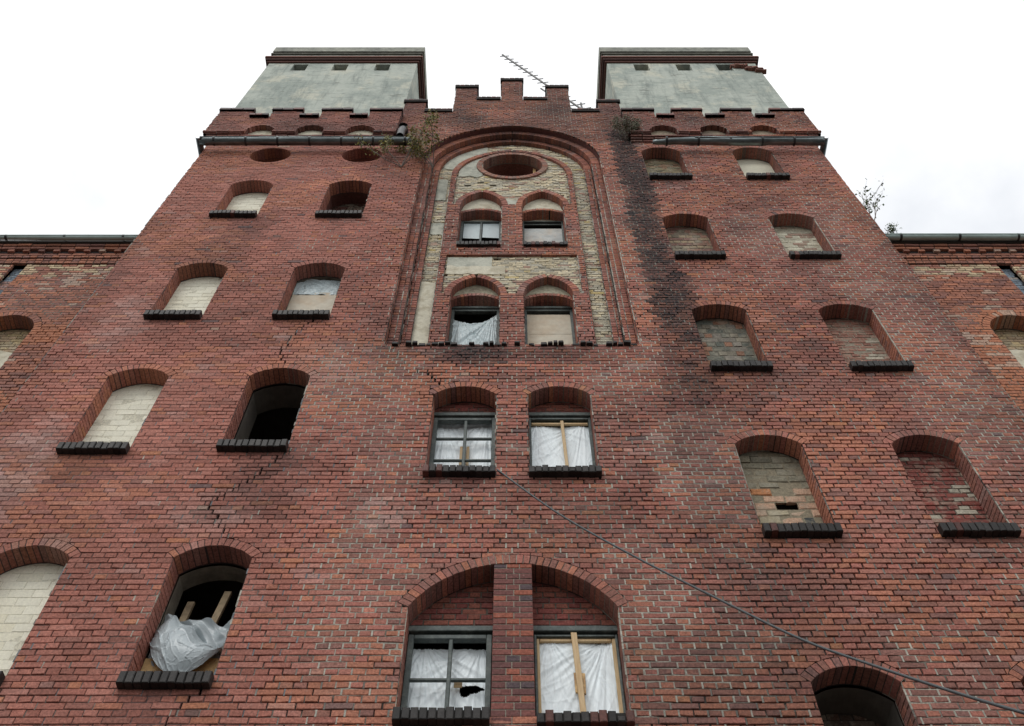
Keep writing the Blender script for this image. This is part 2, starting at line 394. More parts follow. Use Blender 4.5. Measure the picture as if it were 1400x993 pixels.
def vcirc(xc, zc, r): return Void(xc - r, xc + r, zc - r, zc + r, lambda x: (zc - math.sqrt(max(0, r*r - (x-xc)**2)), zc + math.sqrt(max(0, r*r - (x-xc)**2))))

CH, ST, HD = .077, .26, .13
def wall(acc, mor, x0, x1, z0, z1, Y, voids=(), colf=redbrick, mstate=mortar_state, cracks=(), keep=None, joint=.0115, depth=.045, rg=.0048, ch=.005, headers_only=False, proud=.0036, picks=None, zbase=0.0, CHH=.077, LS=.26, missing=(), missp=0.0, running=False, M=None):
    c0 = int(math.floor((z0 - zbase) / CHH + 1e-6)); c1 = int(math.ceil((z1 - zbase) / CHH))
    j = joint / 2
    for c in range(c0, c1):
        za, zb = zbase + c * CHH, zbase + (c + 1) * CHH
        za, zb = max(za, z0), min(zb, z1)
        if zb - za < .02: continue
        stretch = (c % 2 == 0) and not headers_only
        if running: stretch = True
        off = (0.0 if (c // 2) % 2 == 0 else .13) if stretch else .065
        if running: off = .13 * (c % 2)
        L0 = LS if stretch else LS / 2
        x = math.floor((x0 - off) / L0) * L0 + off
        row = [v for v in voids if v.z0 < zb and v.z1 > za]
        ck = [k for k in cracks if c in k]
        while x < x1:
            xa, xb = max(x, x0), min(x + L0, x1); x += L0
            if xb - xa < .03: continue
            parts = [(xa, xb)]
            for k in ck:                      # a crack splits the brick or the joint it crosses
                cx, wd = k[c]; np_ = []
                for (p, q) in parts:
                    if cx + wd / 2 <= p or cx - wd / 2 >= q: np_.append((p, q)); continue
                    if cx - wd / 2 - p > .02: np_.append((p, cx - wd / 2))
                    if q - cx - wd / 2 > .02: np_.append((cx + wd / 2, q))
                parts = np_
            for (p, q) in parts:
                zlo = za
                for k in ck:
                    if c - 1 in k:
                        a_, b_ = sorted((k[c][0], k[c-1][0]))
                        if p < b_ + .02 and q > a_ - .02: zlo = za + .004
                mx_, mz_ = (p + q) / 2, (za + zb) / 2
                if any(abs(mx_ - m_[0]) < .13 and abs(mz_ - m_[1]) < .04 for m_ in missing) or (missp and R.random() < missp): continue
                near = [v for v in row if v.x0 < q and v.x1 > p]
                yo = Y + R.uniform(-proud, proud)
                cut = any(v.fn((p + q) / 2) is None or True for v in near)
                if near:
                    xs = sorted(set([p, q] + [p + (q - p) * i / 8 for i in range(1, 8)] + [c_ + d_ for v in near for c_ in v.crit for d_ in (-.0005, .0005) if p < c_ + d_ < q]))
                    runs = []; cur = []
                    for xx in xs:
                        iv = [(zlo, zb)]
                        for v in near:
                            if v.x0 <= xx <= v.x1:
                                s_ = v.fn(xx)
                                if s_ is None: continue
                                lo, hi = s_; n2 = []
                                for (a_, b_) in iv:
                                    if hi <= a_ or lo >= b_: n2.append((a_, b_)); continue
                                    if lo > a_: n2.append((a_, lo))
                                    if hi < b_: n2.append((hi, b_))
                                iv = n2
                        best = max(iv, key=lambda t_: t_[1] - t_[0]) if iv else None
                        if best and best[1] - best[0] > .012: cur.append((xx, *best))
                        else:
                            if len(cur) > 1: runs.append(cur)
                            cur = []
                    if len(cur) > 1: runs.append(cur)
                    for run in runs:
                        if run[-1][0] - run[0][0] < .018: continue
                        full = all(abs(r_[1] - zlo) < 1e-4 and abs(r_[2] - zb) < 1e-4 for r_ in run)
                        if full:
                            pieces = (run[0][0], run[-1][0])
                            _brick(acc, mor, pieces[0], pieces[1], za, zlo, zb, Y, yo, j, colf, mstate, depth, rg, ch, None, M)
                        else:
                            col = colf(mx_, mz_)
                            bot = [(r_[0], r_[1] + (j if r_[1] <= zlo + 1e-4 else .002)) for r_ in run]; top = [(r_[0], r_[2] - (j if r_[2] >= zb - 1e-4 else .002)) for r_ in run]
                            bot[0] = (bot[0][0] + j, bot[0][1]); bot[-1] = (bot[-1][0] - j, bot[-1][1]); top[0] = (bot[0][0], top[0][1]); top[-1] = (bot[-1][0], top[-1][1])
                            pts = [b_ for b_, t_ in zip(bot, top) if t_[1] - b_[1] > .003]; tps = [t_ for b_, t_ in zip(bot, top) if t_[1] - b_[1] > .003]
                            if len(pts) < 2: continue
                            acc.poly(pts + tps[::-1], yo, Y + depth, col, M)
                            for (r1, r2) in zip(run[:-1], run[1:]):
                                _mort(mor, r1[0], r2[0], r1[1], r2[1], r1[2], r2[2], Y, mstate, M)
                else:
                    pk = picks if (picks is not None and len(parts) == 1 and stretch and q - p > .255 and zlo == za) else None
                    _brick(acc, mor, p, q, za, zlo, zb, Y, yo, j, colf, mstate, depth, rg, ch, pk, M)
def _mort(mor, x0, x1, b0, b1, t0, t1, Y, mstate, M=None):
    if mor is None: return
    P = []; cs = []
    for (x, z) in ((x0, b0), (x1, b1), (x1, t1), (x0, t0)):
        rec, col = mstate(x, z); p = (x, Y + rec, z); P.append(M(*p) if M else p); cs.append(col)
    i = len(mor.v); mor.v += P; mor.c += cs; mor.f.append((i, i+1, i+2, i+3))
def _brick(acc, mor, p, q, za, zlo, zb, Y, yo, j, colf, mstate, depth, rg, ch, pk, M=None):
    mx_, mz_ = (p + q) / 2, (za + zb) / 2
    col = colf(mx_, mz_)
    if mstate is mortar_state and -6.62 < mx_ < -2.2: j = j * (1 - .38 * min(1, (-2.2 - mx_) / .8) * max(0., min(1., .8 + 1.2 * sn(mx_, mz_, .5, 37))))
    if mstate is mortar_state and mx_ > -1.2: j = j * (1.22 + .25 * sn(mx_, mz_, .8, 33))
    a = p + j * R.uniform(.75, 1.7); b = q - j * R.uniform(.75, 1.7); c = zlo + j * R.uniform(.75, 1.25); d = zb - j * R.uniform(.75, 1.25)
    _mort(mor, p, q, zlo, zlo, zb, zb, Y, mstate, M)
    if mor is not None and mstate is mortar_state:
        pl = paleness(p, mz_); pr = R.random() + (.10 if -6.6 < p < -2.5 and mz_ < 17 else 0); pc = None
        if pr < .16 + 1.3 * pl: pc = (.36, .345, .295, 0); pd = R.uniform(.001, .005)
        elif pr < .55 + .7 * pl: pc = (.19, .18, .16, 0); pd = R.uniform(.004, .010)
        if pc:
            sv = soot(p, mz_) * .75; m_ = R.uniform(.75, 1.15); i = len(mor.v); y_ = Y + pd; hj = .009
            if p < -1.9 and R.random() < .35: pc = (.16, .175, .185, 0)
            v_ = [(p - hj, y_, zlo + .002), (p + hj, y_, zlo + .002), (p + hj, y_, zb - .002), (p - hj, y_, zb - .002)]
            mor.v += [M(*t_) for t_ in v_] if M else v_; mor.c += [(pc[0] * m_, pc[1] * m_, pc[2] * m_, sv)] * 4; mor.f.append((i, i+1, i+2, i+3))
    if pk is not None:
        pk.append((a, b, c, d, yo, col)); return
    acc.brick([(a, c + R.uniform(-rg, rg)), (b, c + R.uniform(-rg, rg)), (b, d + R.uniform(-rg, rg)), (a, d + R.uniform(-rg, rg))], yo, Y + depth, ch, col, M, rg)

# voussoirs: each a mesh of its own, centred on itself
def voussoir(parent, cx, cz, a0, a1, r0, r1, y0, y1, col, mat=MB):
    acc = Acc(); q = [(cx + r * math.sin(a), cz + r * math.cos(a)) for (a, r) in ((a0, r0), (a1, r0), (a1, r1), (a0, r1))]
    mx_ = sum(p[0] for p in q) / 4; mz_ = sum(p[1] for p in q) / 4
    q = [(p[0] - mx_ + R.uniform(-.0015, .0015), p[1] - mz_ + R.uniform(-.0015, .0015)) for p in q]
    acc.brick(q, 0, y1 - y0, .003, (1, 1, 1, 0), None, .0015)
    me = acc.mesh('brick'); o = link('brick', me, mat, parent); o.location = (mx_, y0, mz_); o.color = col
    return o
def arch(parent, name, kind, xc, a, zs, h, t, y0, y1, colf=redbrick, jb=.010, pitch=.072, full=False, mat=MB, soffit=.0, half=None):
    """mortar body of the arch with its bricks as children"""
    r, e, dn = arch_geom(kind, a, h)
    spans = []
    if kind == 'seg':
        ang = math.asin(a / r); spans.append((xc, zs - dn, -ang, ang))
    else:
        th = math.acos(e / r); ap = PI / 2 - th          # angle from vertical at the apex
        if half in (None, 'l'): spans.append((xc + e, zs, -PI / 2, -ap))
        if half in (None, 'r'): spans.append((xc - e, zs, ap, PI / 2))
    m = Acc()
    for (cx, cz, s0, s1) in spans:
        n = max(4, int((s1 - s0) * r / .06))
        P = [s0 + (s1 - s0) * i / n for i in range(n + 1)]
        for u, v in zip(P[:-1], P[1:]):
            g = lambda a_, r_, y_: (cx + r_ * math.sin(a_), y_, cz + r_ * math.cos(a_))
            rec, mc = mortar_state(cx + r * math.sin(u), cz + r * math.cos(u)); rec = min(rec, .007)
            m.quad([g(u, r + .004, y0 + rec), g(v, r + .004, y0 + rec), g(v, r + t, y0 + rec), g(u, r + t, y0 + rec)], mc)
            m.quad([g(u, r + .004, y1 + .02), g(v, r + .004, y1 + .02), g(v, r + .004, y0 + rec), g(u, r + .004, y0 + rec)], (mc[0] * .8, mc[1] * .8, mc[2] * .8, mc[3]))
    o = m.build(name, MM, parent)
    for (cx, cz, s0, s1) in spans:
        nb = max(3, round((s1 - s0) * (r + t * .3) / pitch)); st = (s1 - s0) / nb
        for i in range(nb):
            u = s0 + i * st + jb / 2 / r; v = s0 + (i + 1) * st - jb / 2 / r
            bx, bz = cx + r * math.sin((u + v) / 2), cz + r * math.cos((u + v) / 2)
            voussoir(o, cx, cz, u, v, r + R.uniform(0, .003), r + t - .004, y0 - .002 + R.uniform(-.003, .003), y1 + R.uniform(-.004, .004), colf(bx, bz), mat)
    return o
def ringarch(parent, name, xc, zc, r, t, y0, y1, colf=redbrick, pitch=.072, jb=.01):
    m = Acc(); n = 40
    for i in range(n):
        u, v = 2 * PI * i / n, 2 * PI * (i + 1) / n
        g = lambda a_, r_, y_: (xc + r_ * math.sin(a_), y_, zc + r_ * math.cos(a_))
        rec, mc = mortar_state(xc, zc)
        m.quad([g(u, r + .003, y0 + .006), g(v, r + .003, y0 + .006), g(v, r + t, y0 + .006), g(u, r + t, y0 + .006)], mc)
        m.quad([g(u, r + .003, y1 + .02), g(v, r + .003, y1 + .02), g(v, r + .003, y0 + .006), g(u, r + .003, y0 + .006)], mc)
    o = m.build(name, MM, parent)
    nb = round(2 * PI * r / pitch)
    for i in range(nb):
        u = 2 * PI * i / nb + jb / 2 / r; v = 2 * PI * (i + 1) / nb - jb / 2 / r
        voussoir(o, xc, zc, u, v, r, r + t - .004, y0 + R.uniform(-.004, .002), y1, colf(xc + r * math.sin(u), zc + r * math.cos(u)))
    return o
def jamb(acc, mor, xj, side, z0, z1, y0, y1, colf=redbrick):
    """brick cheek of an opening; side=+1: the wall lies on the +x side"""
    c0 = int(math.floor(z0 / CH)); c1 = int(math.ceil(z1 / CH))
    M = (lambda u, d, v: (xj + side * d, u, v))
    for c in range(c0, c1):
        za, zb = max(c * CH, z0), min((c + 1) * CH, z1)
        if zb - za < .02: continue
        cuts = [y0 + .03, y0 + .118, y1] if c % 2 else [y0 + .03, y0 + .225, y1]
        for a, b in zip(cuts[:-1], cuts[1:]):
            if b - a < .02: continue
            q = [(a + .004, za + .005), (b - .004, za + .005), (b - .004, zb - .005), (a + .004, zb - .005)]
            acc.brick(q if side > 0 else q, R.uniform(-.003, .001), .03, .003, colf(xj, (za + zb) / 2), M, .001)
        col = mortar_state(xj, za)[1]
        mor.quad([(xj + side * .006, y0 + .012, za), (xj + side * .006, y1 + .02, za), (xj + side * .006, y1 + .02, zb), (xj + side * .006, y0 + .012, zb)], col)
def sill(parent, x0, x1, zt, Y=0., proj=.10, hh=.135, n=None, ragged=0., colf=None, dark=True):
    """row of bricks on edge, tarred; each brick its own object"""
    body = Acc(); body.box(x0 + .01, x1 - .01, Y - proj + .02, Y + .20, zt - hh + .01, zt - .03, (.03, .028, .026, 0))
    o = body.build('window_sill', MM, parent)
    n = n or round((x1 - x0) / .077); w_ = (x1 - x0) / n
    for i in range(n):
        a = Acc(); ww = w_ / 2 - .004; t = R.uniform(-.006, .006)
        up = R.uniform(-.03, .0) * ragged - (.06 if R.random() < .12 * ragged else 0)
        q = [(-ww, -hh / 2), (ww, -hh / 2), (ww + t * .4, hh / 2 + up), (-ww + t * .4, hh / 2 + up)]
        a.brick(q, 0, proj + .2, .008, (1, 1, 1, 0), None, .003)
        b = link('brick', a.mesh('brick'), MT, o); b.location = (x0 + (i + .5) * w_, Y - proj + R.uniform(-.006, .006), zt - hh / 2 + R.uniform(-.004, .003))
        m = R.uniform(.6, 1.5); c = (.022 * m, .02 * m, .019 * m)
        if R.random() < .02 + .16 * ragged: c = (.09 * m, .035 * m, .028 * m)
        b.color = (*c, 0)
    return o
def tunnel(parent, name, kind, xc, a, z0, zs, h, y0, y1, mat):
    """plain inner lining of an opening"""
    m = Acc(); pts = [(xc - a, z0)] ; n = 14
    for i in range(n + 1):
        x = xc - a + 2 * a * i / n; pts.append((x, arch_top(kind, xc, a, zs, h, x)))
    pts.append((xc + a, z0)); pts.append((xc - a, z0))
    for p, q in zip(pts[:-1], pts[1:]): m.quad([(p[0], y0, p[1]), (q[0], y0, q[1]), (q[0], y1, q[1]), (p[0], y1, p[1])], (1, 1, 1, 0))
    return m.build(name, mat, parent)
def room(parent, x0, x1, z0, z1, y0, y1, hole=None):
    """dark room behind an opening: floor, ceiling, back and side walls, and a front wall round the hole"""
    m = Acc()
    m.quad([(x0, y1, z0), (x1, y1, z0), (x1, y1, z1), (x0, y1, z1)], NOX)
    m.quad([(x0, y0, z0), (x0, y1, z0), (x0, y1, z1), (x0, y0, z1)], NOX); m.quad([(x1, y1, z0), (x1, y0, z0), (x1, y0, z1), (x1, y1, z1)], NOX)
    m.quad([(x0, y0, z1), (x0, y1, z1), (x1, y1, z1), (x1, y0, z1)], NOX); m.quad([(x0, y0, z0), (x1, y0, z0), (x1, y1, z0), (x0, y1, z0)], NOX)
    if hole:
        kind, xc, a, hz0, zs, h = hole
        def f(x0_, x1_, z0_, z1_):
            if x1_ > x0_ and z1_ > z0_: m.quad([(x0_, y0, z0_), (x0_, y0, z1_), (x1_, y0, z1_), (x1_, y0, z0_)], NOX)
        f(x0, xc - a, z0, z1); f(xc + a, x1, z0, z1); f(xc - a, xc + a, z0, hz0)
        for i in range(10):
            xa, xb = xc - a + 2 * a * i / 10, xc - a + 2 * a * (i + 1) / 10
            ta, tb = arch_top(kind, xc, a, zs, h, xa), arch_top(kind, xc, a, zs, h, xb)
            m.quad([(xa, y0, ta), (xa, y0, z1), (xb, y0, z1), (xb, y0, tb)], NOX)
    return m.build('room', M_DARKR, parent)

# ================================================================== ground
g = Acc(); g.quad([(-600, -600, 0), (600, -600, 0), (600, 600, 0), (-600, 600, 0)], NOX)
go = g.build('ground', M_GROUND, None, 'structure')

# ================================================================== MAIN BUILDING
WH = thing('brick_warehouse', 'tall old red brick warehouse block with battlements and two rendered roof towers', 'building')
wacc, wmor = Acc(), Acc()
voids = []; jaccs = []
COLS = dict(A=-5.13, B=-3.19, C=3.18, D=5.125); HWD = .415
# name: (xc, sill, spring, crown)
WIN = {}
for n, s in (('A1', (18.12, 19.58, 19.82)), ('A2', (14.38, 15.96, 16.155)), ('A3', (11.08, 12.69, 12.89)), ('A4', (7.60, 9.166, 9.351)),
             ('B1', (18.12, 19.61, 19.81)), ('B2', (14.38, 15.975, 16.155)), ('B3', (11.13, 12.70, 12.90)), ('B4', (7.59, 9.166, 9.351)),
             ('C1', (19.98, 21.435, 21.70)), ('C2', (16.42, 17.99, 18.18)), ('C3', (12.94, 14.55, 14.725)), ('C4', (9.61, 11.161, 11.35)), ('C5', (6.1, 7.54, 7.725)),
             ('D1', (19.98, 21.435, 21.70)), ('D2', (16.42, 18.01, 18.19)), ('D3', (12.94, 14.56, 14.73)), ('D4', (9.62, 11.161, 11.35)), ('D5', (6.15, 7.56, 7.74)),
             ('E', (10.62, 12.25, 12.44)), ('F', (10.62, 12.25, 12.44))):
    WIN[n] = (COLS.get(n[0], -.625 if n == 'E' else .632), *s)
RT = .118
for n, (xc, zb, zs, zc) in WIN.items(): SILLS.append((xc, zb - .1))
for n, (xc, zb, zs, zc) in WIN.items(): voids.append(varch('seg', xc, HWD, zb, zs, zc - zs, RT))
voids.append(varch('seg', .01, 1.055, 7.16, 8.465, .62, .128))                       # the wide double window
OC = ((-5.124, 21.245, .425), (-3.18, 21.245, .422))
for (x, z, r) in OC: voids.append(vcirc(x, z, r + .005))
# the tall pointed recess
NA, NH, NZ, NS = 1.85, 2.05, 13.53, 21.07
NR, NE, _ = arch_geom('pt', NA, NH)
voids.append(varch('pt', 0, NA, NZ, NS, NH, .0))
ZW = 22.22          # top of the side walls under the parapets
ZC = 26.75
voids += [vrect(-6.8, -2.57, ZW, INF), vrect(2.57, 6.8, ZW, INF)]
STEPS = ((2.08, 2.60, 24.96), (1.41, 2.08, 24.24), (.87, 1.41, 26.15), (.27, .87, 25.16), (-.27, .27, 26.75))
for a, b, z in STEPS[:-1]:
    voids += [vrect(a, b, z - .15, INF), vrect(-b, -a, z - .15, INF)]
voids += [vrect(-.27, .27, ZC - .15, INF), vrect(2.57, 2.62, 22., INF), vrect(-2.62, -2.57, 22., INF)]
# stepped cracks: course -> (x, width)
def crack(pts, w0=.02):
    d = {}
    for (xa, za), (xb, zb) in zip(pts[:-1], pts[1:]):
        ca, cb = int(za / CH), int(zb / CH); s = 1 if cb >= ca else -1
        for c in range(ca, cb + s, s):
            t = (c - ca) / ((cb - ca) or 1); x = xa + (xb - xa) * t
            x = round(x / .065) * .065 + R.uniform(-.012, .012)
            d[c] = (x, w0 * R.uniform(.5, 1.2))
    return d
cracks = [crack([(-2.75, 11.05), (-3.1, 10.41), (-3.46, 10.02), (-3.30, 9.75), (-3.08, 9.40)], .018),
          crack([(-2.78, 7.55), (-3.05, 7.1), (-3.2, 6.3)], .018),
          crack([(-3.0, 14.2), (-3.19, 13.9), (-3.33, 13.25), (-3.11, 12.98)], .018),
          crack([(-1.82, 13.50), (-1.43, 12.96), (-.95, 12.55)], .020),
          crack([(-.80, 12.43), (-.9, 12.6)], .01),
          crack([(-1.62, 22.2), (-2.1, 22.85)], .03), crack([(-1.38, 24.2), (-2.0, 23.6)], .022)]
picks = []
wall(wacc, wmor, -6.63, 6.63, 0, ZC, 0, voids, redbrick, mortar_state, cracks, picks=picks,
     missing=())
# the bricks that show largest become objects of their own
th = math.radians(PITCH)
def screen(x, z, y=0):
    zz = z - CAMH; d = CAMD + y; w_ = d * math.cos(th) + zz * math.sin(th); v = zz * math.cos(th) - d * math.sin(th)
    return 700 + 1320 * x / w_, 496.5 - 1320 * v / w_, w_
def inview(x, z):
    a, b, w_ = screen(x, z); return -8 < a < 1408 and b < 1000
cand = sorted([p for p in picks if inview((p[0] + p[1]) / 2, p[2])], key=lambda p: screen(0, p[2])[2])
chosen = set(id(p) for p in cand[:300])
variants = []
for i in range(10):
    a = Acc(); L_, H_ = (.2495) / 2, .0335 * 2 / 2
    a.brick([(-L_, -H_ + R.uniform(-.002, .002)), (L_, -H_ + R.uniform(-.002, .002)), (L_, H_ + R.uniform(-.002, .002)), (-L_, H_ + R.uniform(-.002, .002))], 0, .045, .005, (1, 1, 1, 0), None, .004)
    variants.append(a.mesh('brick'))
for p in picks:
    a, b, c, d, yo, col = p
    if id(p) in chosen:
        o = link('brick', R.choice(variants), MB, WH); o.location = ((a + b) / 2, yo, (c + d) / 2); o.scale = ((b - a) / .249, 1, (d - c) / .067)
        o.color = col
    else: wacc.brick([(a, c + R.uniform(-.002, .002)), (b, c + R.uniform(-.002, .002)), (b, d + R.uniform(-.002, .002)), (a, d + R.uniform(-.002, .002))], yo, .045, .005, col, None, .0036)
def wav(x, z): return .0065 * noise.noise(Vector((x * 1.1, z * .9, 3.))) + .003 * noise.noise(Vector((x * 4., z * 3, 8.)))
for A_ in (wacc, wmor): A_.v = [(x, y, z + wav(x, z)) for (x, y, z) in A_.v]
for o in WH.children:
    if o.name.startswith('brick') and o.type == 'MESH': o.location.z += wav(o.location.x, o.location.z)
wacc.build('brick_facing', MB, WH, 'stuff'); wmor.build('mortar', MM, WH, 'stuff')
# closed body of the building behind the facing (butts against the facing from inside)
sh = Acc()
LID = 23.25
sh.quad([(-6.63, .05, 0), (-6.63, 12, 0), (-6.63, 12, LID), (-6.63, .05, LID)], (.2, .08, .06, 0)); sh.quad([(6.63, .05, 0), (6.63, 12, 0), (6.63, 12, LID), (6.63, .05, LID)], (.2, .08, .06, 0))
sh.quad([(-6.63, 12, 0), (6.63, 12, 0), (6.63, 12, LID), (-6.63, 12, LID)], (.2, .08, .06, 0)); sh.quad([(-6.63, .05, LID), (6.63, .05, LID), (6.63, 12, LID), (-6.63, 12, LID)], (.1, .08, .07, 0))
# brick returns at the front corners and side cheeks, full bricks deep
sh.build('side_walls', MB, WH)
hold = Acc()           # dark sheets behind the cracks, coloured to stand in for the shade inside
for (x0, x1, z0, z1) in ((-3.62, -2.66, 9.5, 11.0), (-3.4, -2.7, 5.9, 7.4), (-3.6, -2.8, 13.05, 14.3), (-1.84, -.8, 12.5, 13.45), (-2.2, -1.5, 22.3, 24.3)):
    hold = Acc(); hold.quad([(x0, .06, z0), (x1, .06, z0), (x1, .06, z1), (x0, .06, z1)], (.03, .025, .022, 0)); hold.build('crack_shade_backing', MM, WH)

# ---- windows of the four side columns
REV = .27
redin_ref = [None]
def infill(parent, xc, a, z0, zs, h, Y, colf, mstate, name='brick_infill', kind='seg', **kw):
    ac, mo = Acc(), Acc()
    v = Void(xc - a - .1, xc + a + .1, zs - .2, INF, lambda x: (arch_top(kind, xc, a, zs, h, min(max(x, xc - a), xc + a)) + .03, INF))
    wall(ac, mo, xc - a - .03, xc + a + .03, z0, zs + h + .1, Y, [v], colf, mstate, **kw)
    ac.build(name, MW if colf is creamf else (MB if colf is redin_ref[0] else MP), parent, 'stuff'); mo.build('mortar', MM, parent, 'stuff')
def fix(col, v=.08, s=0.):
    def f(x, z, k=1.):
        m = R.uniform(1 - v, 1 + v); return (col[0] * m, col[1] * m, col[2] * m, s * R.random())
    return f
def mix(cols, v=.15, s=.15):
    def f(x, z, k=1.):
        c = R.choice(cols); m = R.uniform(1 - v, 1 + v); return (c[0] * m, c[1] * m, c[2] * m, s * R.random())
    return f
def mst(rec, col): return lambda x, z: (rec + .001 * sn(x, z, 3, 5), (*col, 0))
CREAM = (.78, .765, .635)
def creamf(x, z, k=1.):
    m = R.uniform(.93, 1.05); d = max(0, sn(x, z, 2.4, 99)) * .35
    return (CREAM[0] * m * (1 - d * .3), CREAM[1] * m * (1 - d * .4), CREAM[2] * m * (1 - d * .6), 0)
cream_m = mst(.0025, (.60, .58, .47))
jac, jmo = Acc(), Acc()
for n, (xc, zb, zs, zc) in WIN.items():
    arch(WH, 'window_arch', 'seg', xc, HWD, zs, zc - zs, RT, 0, REV - .02)
    jamb(jac, jmo, xc - HWD, -1, zb, zs, 0, REV); jamb(jac, jmo, xc + HWD, 1, zb, zs, 0, REV)
    if n not in ('E', 'F', 'C5', 'D5'): sill(WH, xc - HWD - .015, xc + HWD + .015, zb, n=11)
    elif n in ('E', 'F'): sill(WH, xc - HWD - .02, xc + HWD + .02, zb + .02, n=11, ragged=1)
    h = zc - zs
    if n[0] == 'A': infill(WH, xc, HWD, zb - .1, zs, h, REV, creamf, cream_m, rg=.004, proud=.0025, CHH=.118, running=True, joint=.006, ch=.003)
    if n == 'D1':
        m = Acc(); pts = [(xc - HWD - .03, zb - .1), (xc + HWD + .03, zb - .1)] + [(xc + HWD * 1.05 - 2.1 * HWD * i / 12, arch_top('seg', xc, HWD, zs, h, xc + (HWD - 2 * HWD * i / 12)) + .03) for i in range(13)]
        m.poly(pts, REV, REV + .05, (1, 1, 1, 0)); m.build('rendered_infill', simple('pale_cream_render', (.74, .72, .58), .9, var=.06, scale=14, bump=.15, col2=(.58, .53, .40), thr=(.58, .8)), WH)
    old = {'C1': ([(.30, .25, .15), (.24, .22, .15), (.30, .19, .12)], (.22, .20, .14)), 'C2': ([(.26, .15, .11), (.22, .19, .14), (.20, .11, .09), (.30, .23, .15)], (.20, .17, .13)),
           'C3': ([(.20, .18, .14), (.16, .16, .13), (.27, .14, .09), (.22, .20, .17), (.12, .13, .11)], (.16, .15, .12)), 'D2': ([(.60, .58, .46), (.50, .47, .36), (.38, .26, .20)], (.46, .43, .34)),
           'D3': ([(.26, .12, .09), (.30, .15, .11), (.40, .37, .30), (.20, .10, .08)], (.26, .23, .18)), 'D4': ([(.24, .07, .055), (.20, .06, .05), (.28, .1, .07), (.22, .075, .055), (.26, .085, .06), (.24, .08, .06), (.5, .46, .38)], (.10, .09, .075)),
           'D5': ([(.2, .07, .05)], (.08, .07, .06))}
    if n in old:
        cs, mc = old[n]; f = mix(cs)
        if n in ('D3', 'D4'):
            red, wh = mix(cs[:2]), mix([(.40, .36, .29), (.36, .24, .19), (.44, .40, .32)])
            f = (lambda x, z, k=1., red=red, wh=wh, xc=xc, zs=zs: wh(x, z) if R.random() < (.38 if (x - xc) + (zs - z) * .12 > .20 and z < zs - .2 else .02) else red(x, z))
        infill(WH, xc, HWD, zb - .1, zs, h, REV, f, mst(.006 if n != 'D4' else .012, mc), rg=.005, proud=.006, CHH={'C1': .09, 'C2': .11, 'C3': .13, 'D2': .1}.get(n, .077))
    if n == 'B1': infill(WH, xc, HWD, zb - .1, zs, h, .5, mix([(.10, .045, .035), (.07, .04, .03)]), mst(.01, (.05, .045, .04))); tunnel(WH, 'inner_reveal', 'seg', xc, HWD, zb, zs, h, REV, .52, MB).color = (.12, .05, .04, 0)
    if n in ('B3', 'B4', 'C5'):
        y1 = .66 if n != 'B4' else .5
        tunnel(WH, 'inner_reveal', 'seg', xc, HWD - .01, zb - .05, zs, h - .02, REV + .01, y1, M_REVEAL if n == 'B4' else M_DARKR)
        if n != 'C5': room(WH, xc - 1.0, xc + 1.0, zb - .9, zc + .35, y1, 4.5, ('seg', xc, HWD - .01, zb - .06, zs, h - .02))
        else: infill(WH, xc, HWD, zb - .1, zs, h, .66, mix([(.12, .07, .05), (.09, .06, .045), (.16, .12, .09)]), mst(.01, (.06, .05, .045)))
jac.build('jamb_bricks', MB, WH, 'stuff'); jmo.build('mortar', MM, WH, 'stuff')
# C4: rough old masonry with bricks fallen out
xc, zb, zs, zc = WIN['C4']
def roughf(x, z, k=1.):
    r = R.random()
    if z > zs - .55: b = lerp((.24, .22, .16), (.17, .16, .12), R.random())
    else: b = (lerp((.50, .32, .22), (.54, .38, .27), R.random()) if r < .50 else (lerp((.40, .35, .24), (.30, .26, .18), R.random()) if r < .84 else (.45, .20, .09)))
    if abs(z - (zb + .45)) < .06 and x > xc + .12: b = (.055, .065, .065)
    return (*b, R.random() * .12)
infill(WH, xc, HWD, zb - .1, zs, zc - zs, REV, roughf, mst(.008, (.24, .21, .15)), rg=.010, proud=.012, ch=.012, CHH=.125, running=True, missing=((xc + .03, zb + .72), (xc + .12, zb + .72), (xc - .06, zb + .33)))
m = Acc(); m.quad([(xc - .4, REV + .12, zb), (xc + .4, REV + .12, zb), (xc + .4, REV + .12, zb + 1), (xc - .4, REV + .12, zb + 1)], (.06, .05, .04, 0)); m.build('infill_core', MM, WH)
# the round windows, top left
for i, (x, z, r) in enumerate(OC):
    ringarch(WH, 'oculus_ring', x, z, r, .004 + .0, .03, .05) if False else None
    m = Acc(); mo = Acc(); nb = 34
    o = Acc()
    for k in range(40):
        u, v = 2 * PI * k / 40, 2 * PI * (k + 1) / 40
        o.quad([(x + (r + .006) * math.sin(u), .01, z + (r + .006) * math.cos(u)), (x + (r + .006) * math.sin(v), .01, z + (r + .006) * math.cos(v)), (x + (r + .006) * math.sin(v), .42, z + (r + .006) * math.cos(v)), (x + (r + .006) * math.sin(u), .42, z + (r + .006) * math.cos(u))], (.08, .07, .06, 0))
    ring = o.build('oculus', MM, WH)
    for k in range(nb):
        u, v = 2 * PI * k / nb + .008, 2 * PI * (k + 1) / nb - .008
        voussoir(ring, x, z, u, v, r, r + .05, .004, .24, redbrick(x, z))
        voussoir(ring, x, z, u + .05, v + .05, r, r + .05, .25, .42, redbrick(x, z, .8))
    ac, mo = Acc(), Acc()
    wall(ac, mo, x - r - .03, x + r + .03, z - r - .03, z + r + .03, .42, [], mix([(.16, .06, .05), (.12, .05, .04)]), mst(.008, (.06, .05, .045)))
    ac.build('brick_infill', MB, WH, 'stuff'); mo.build('mortar', MM, WH, 'stuff')

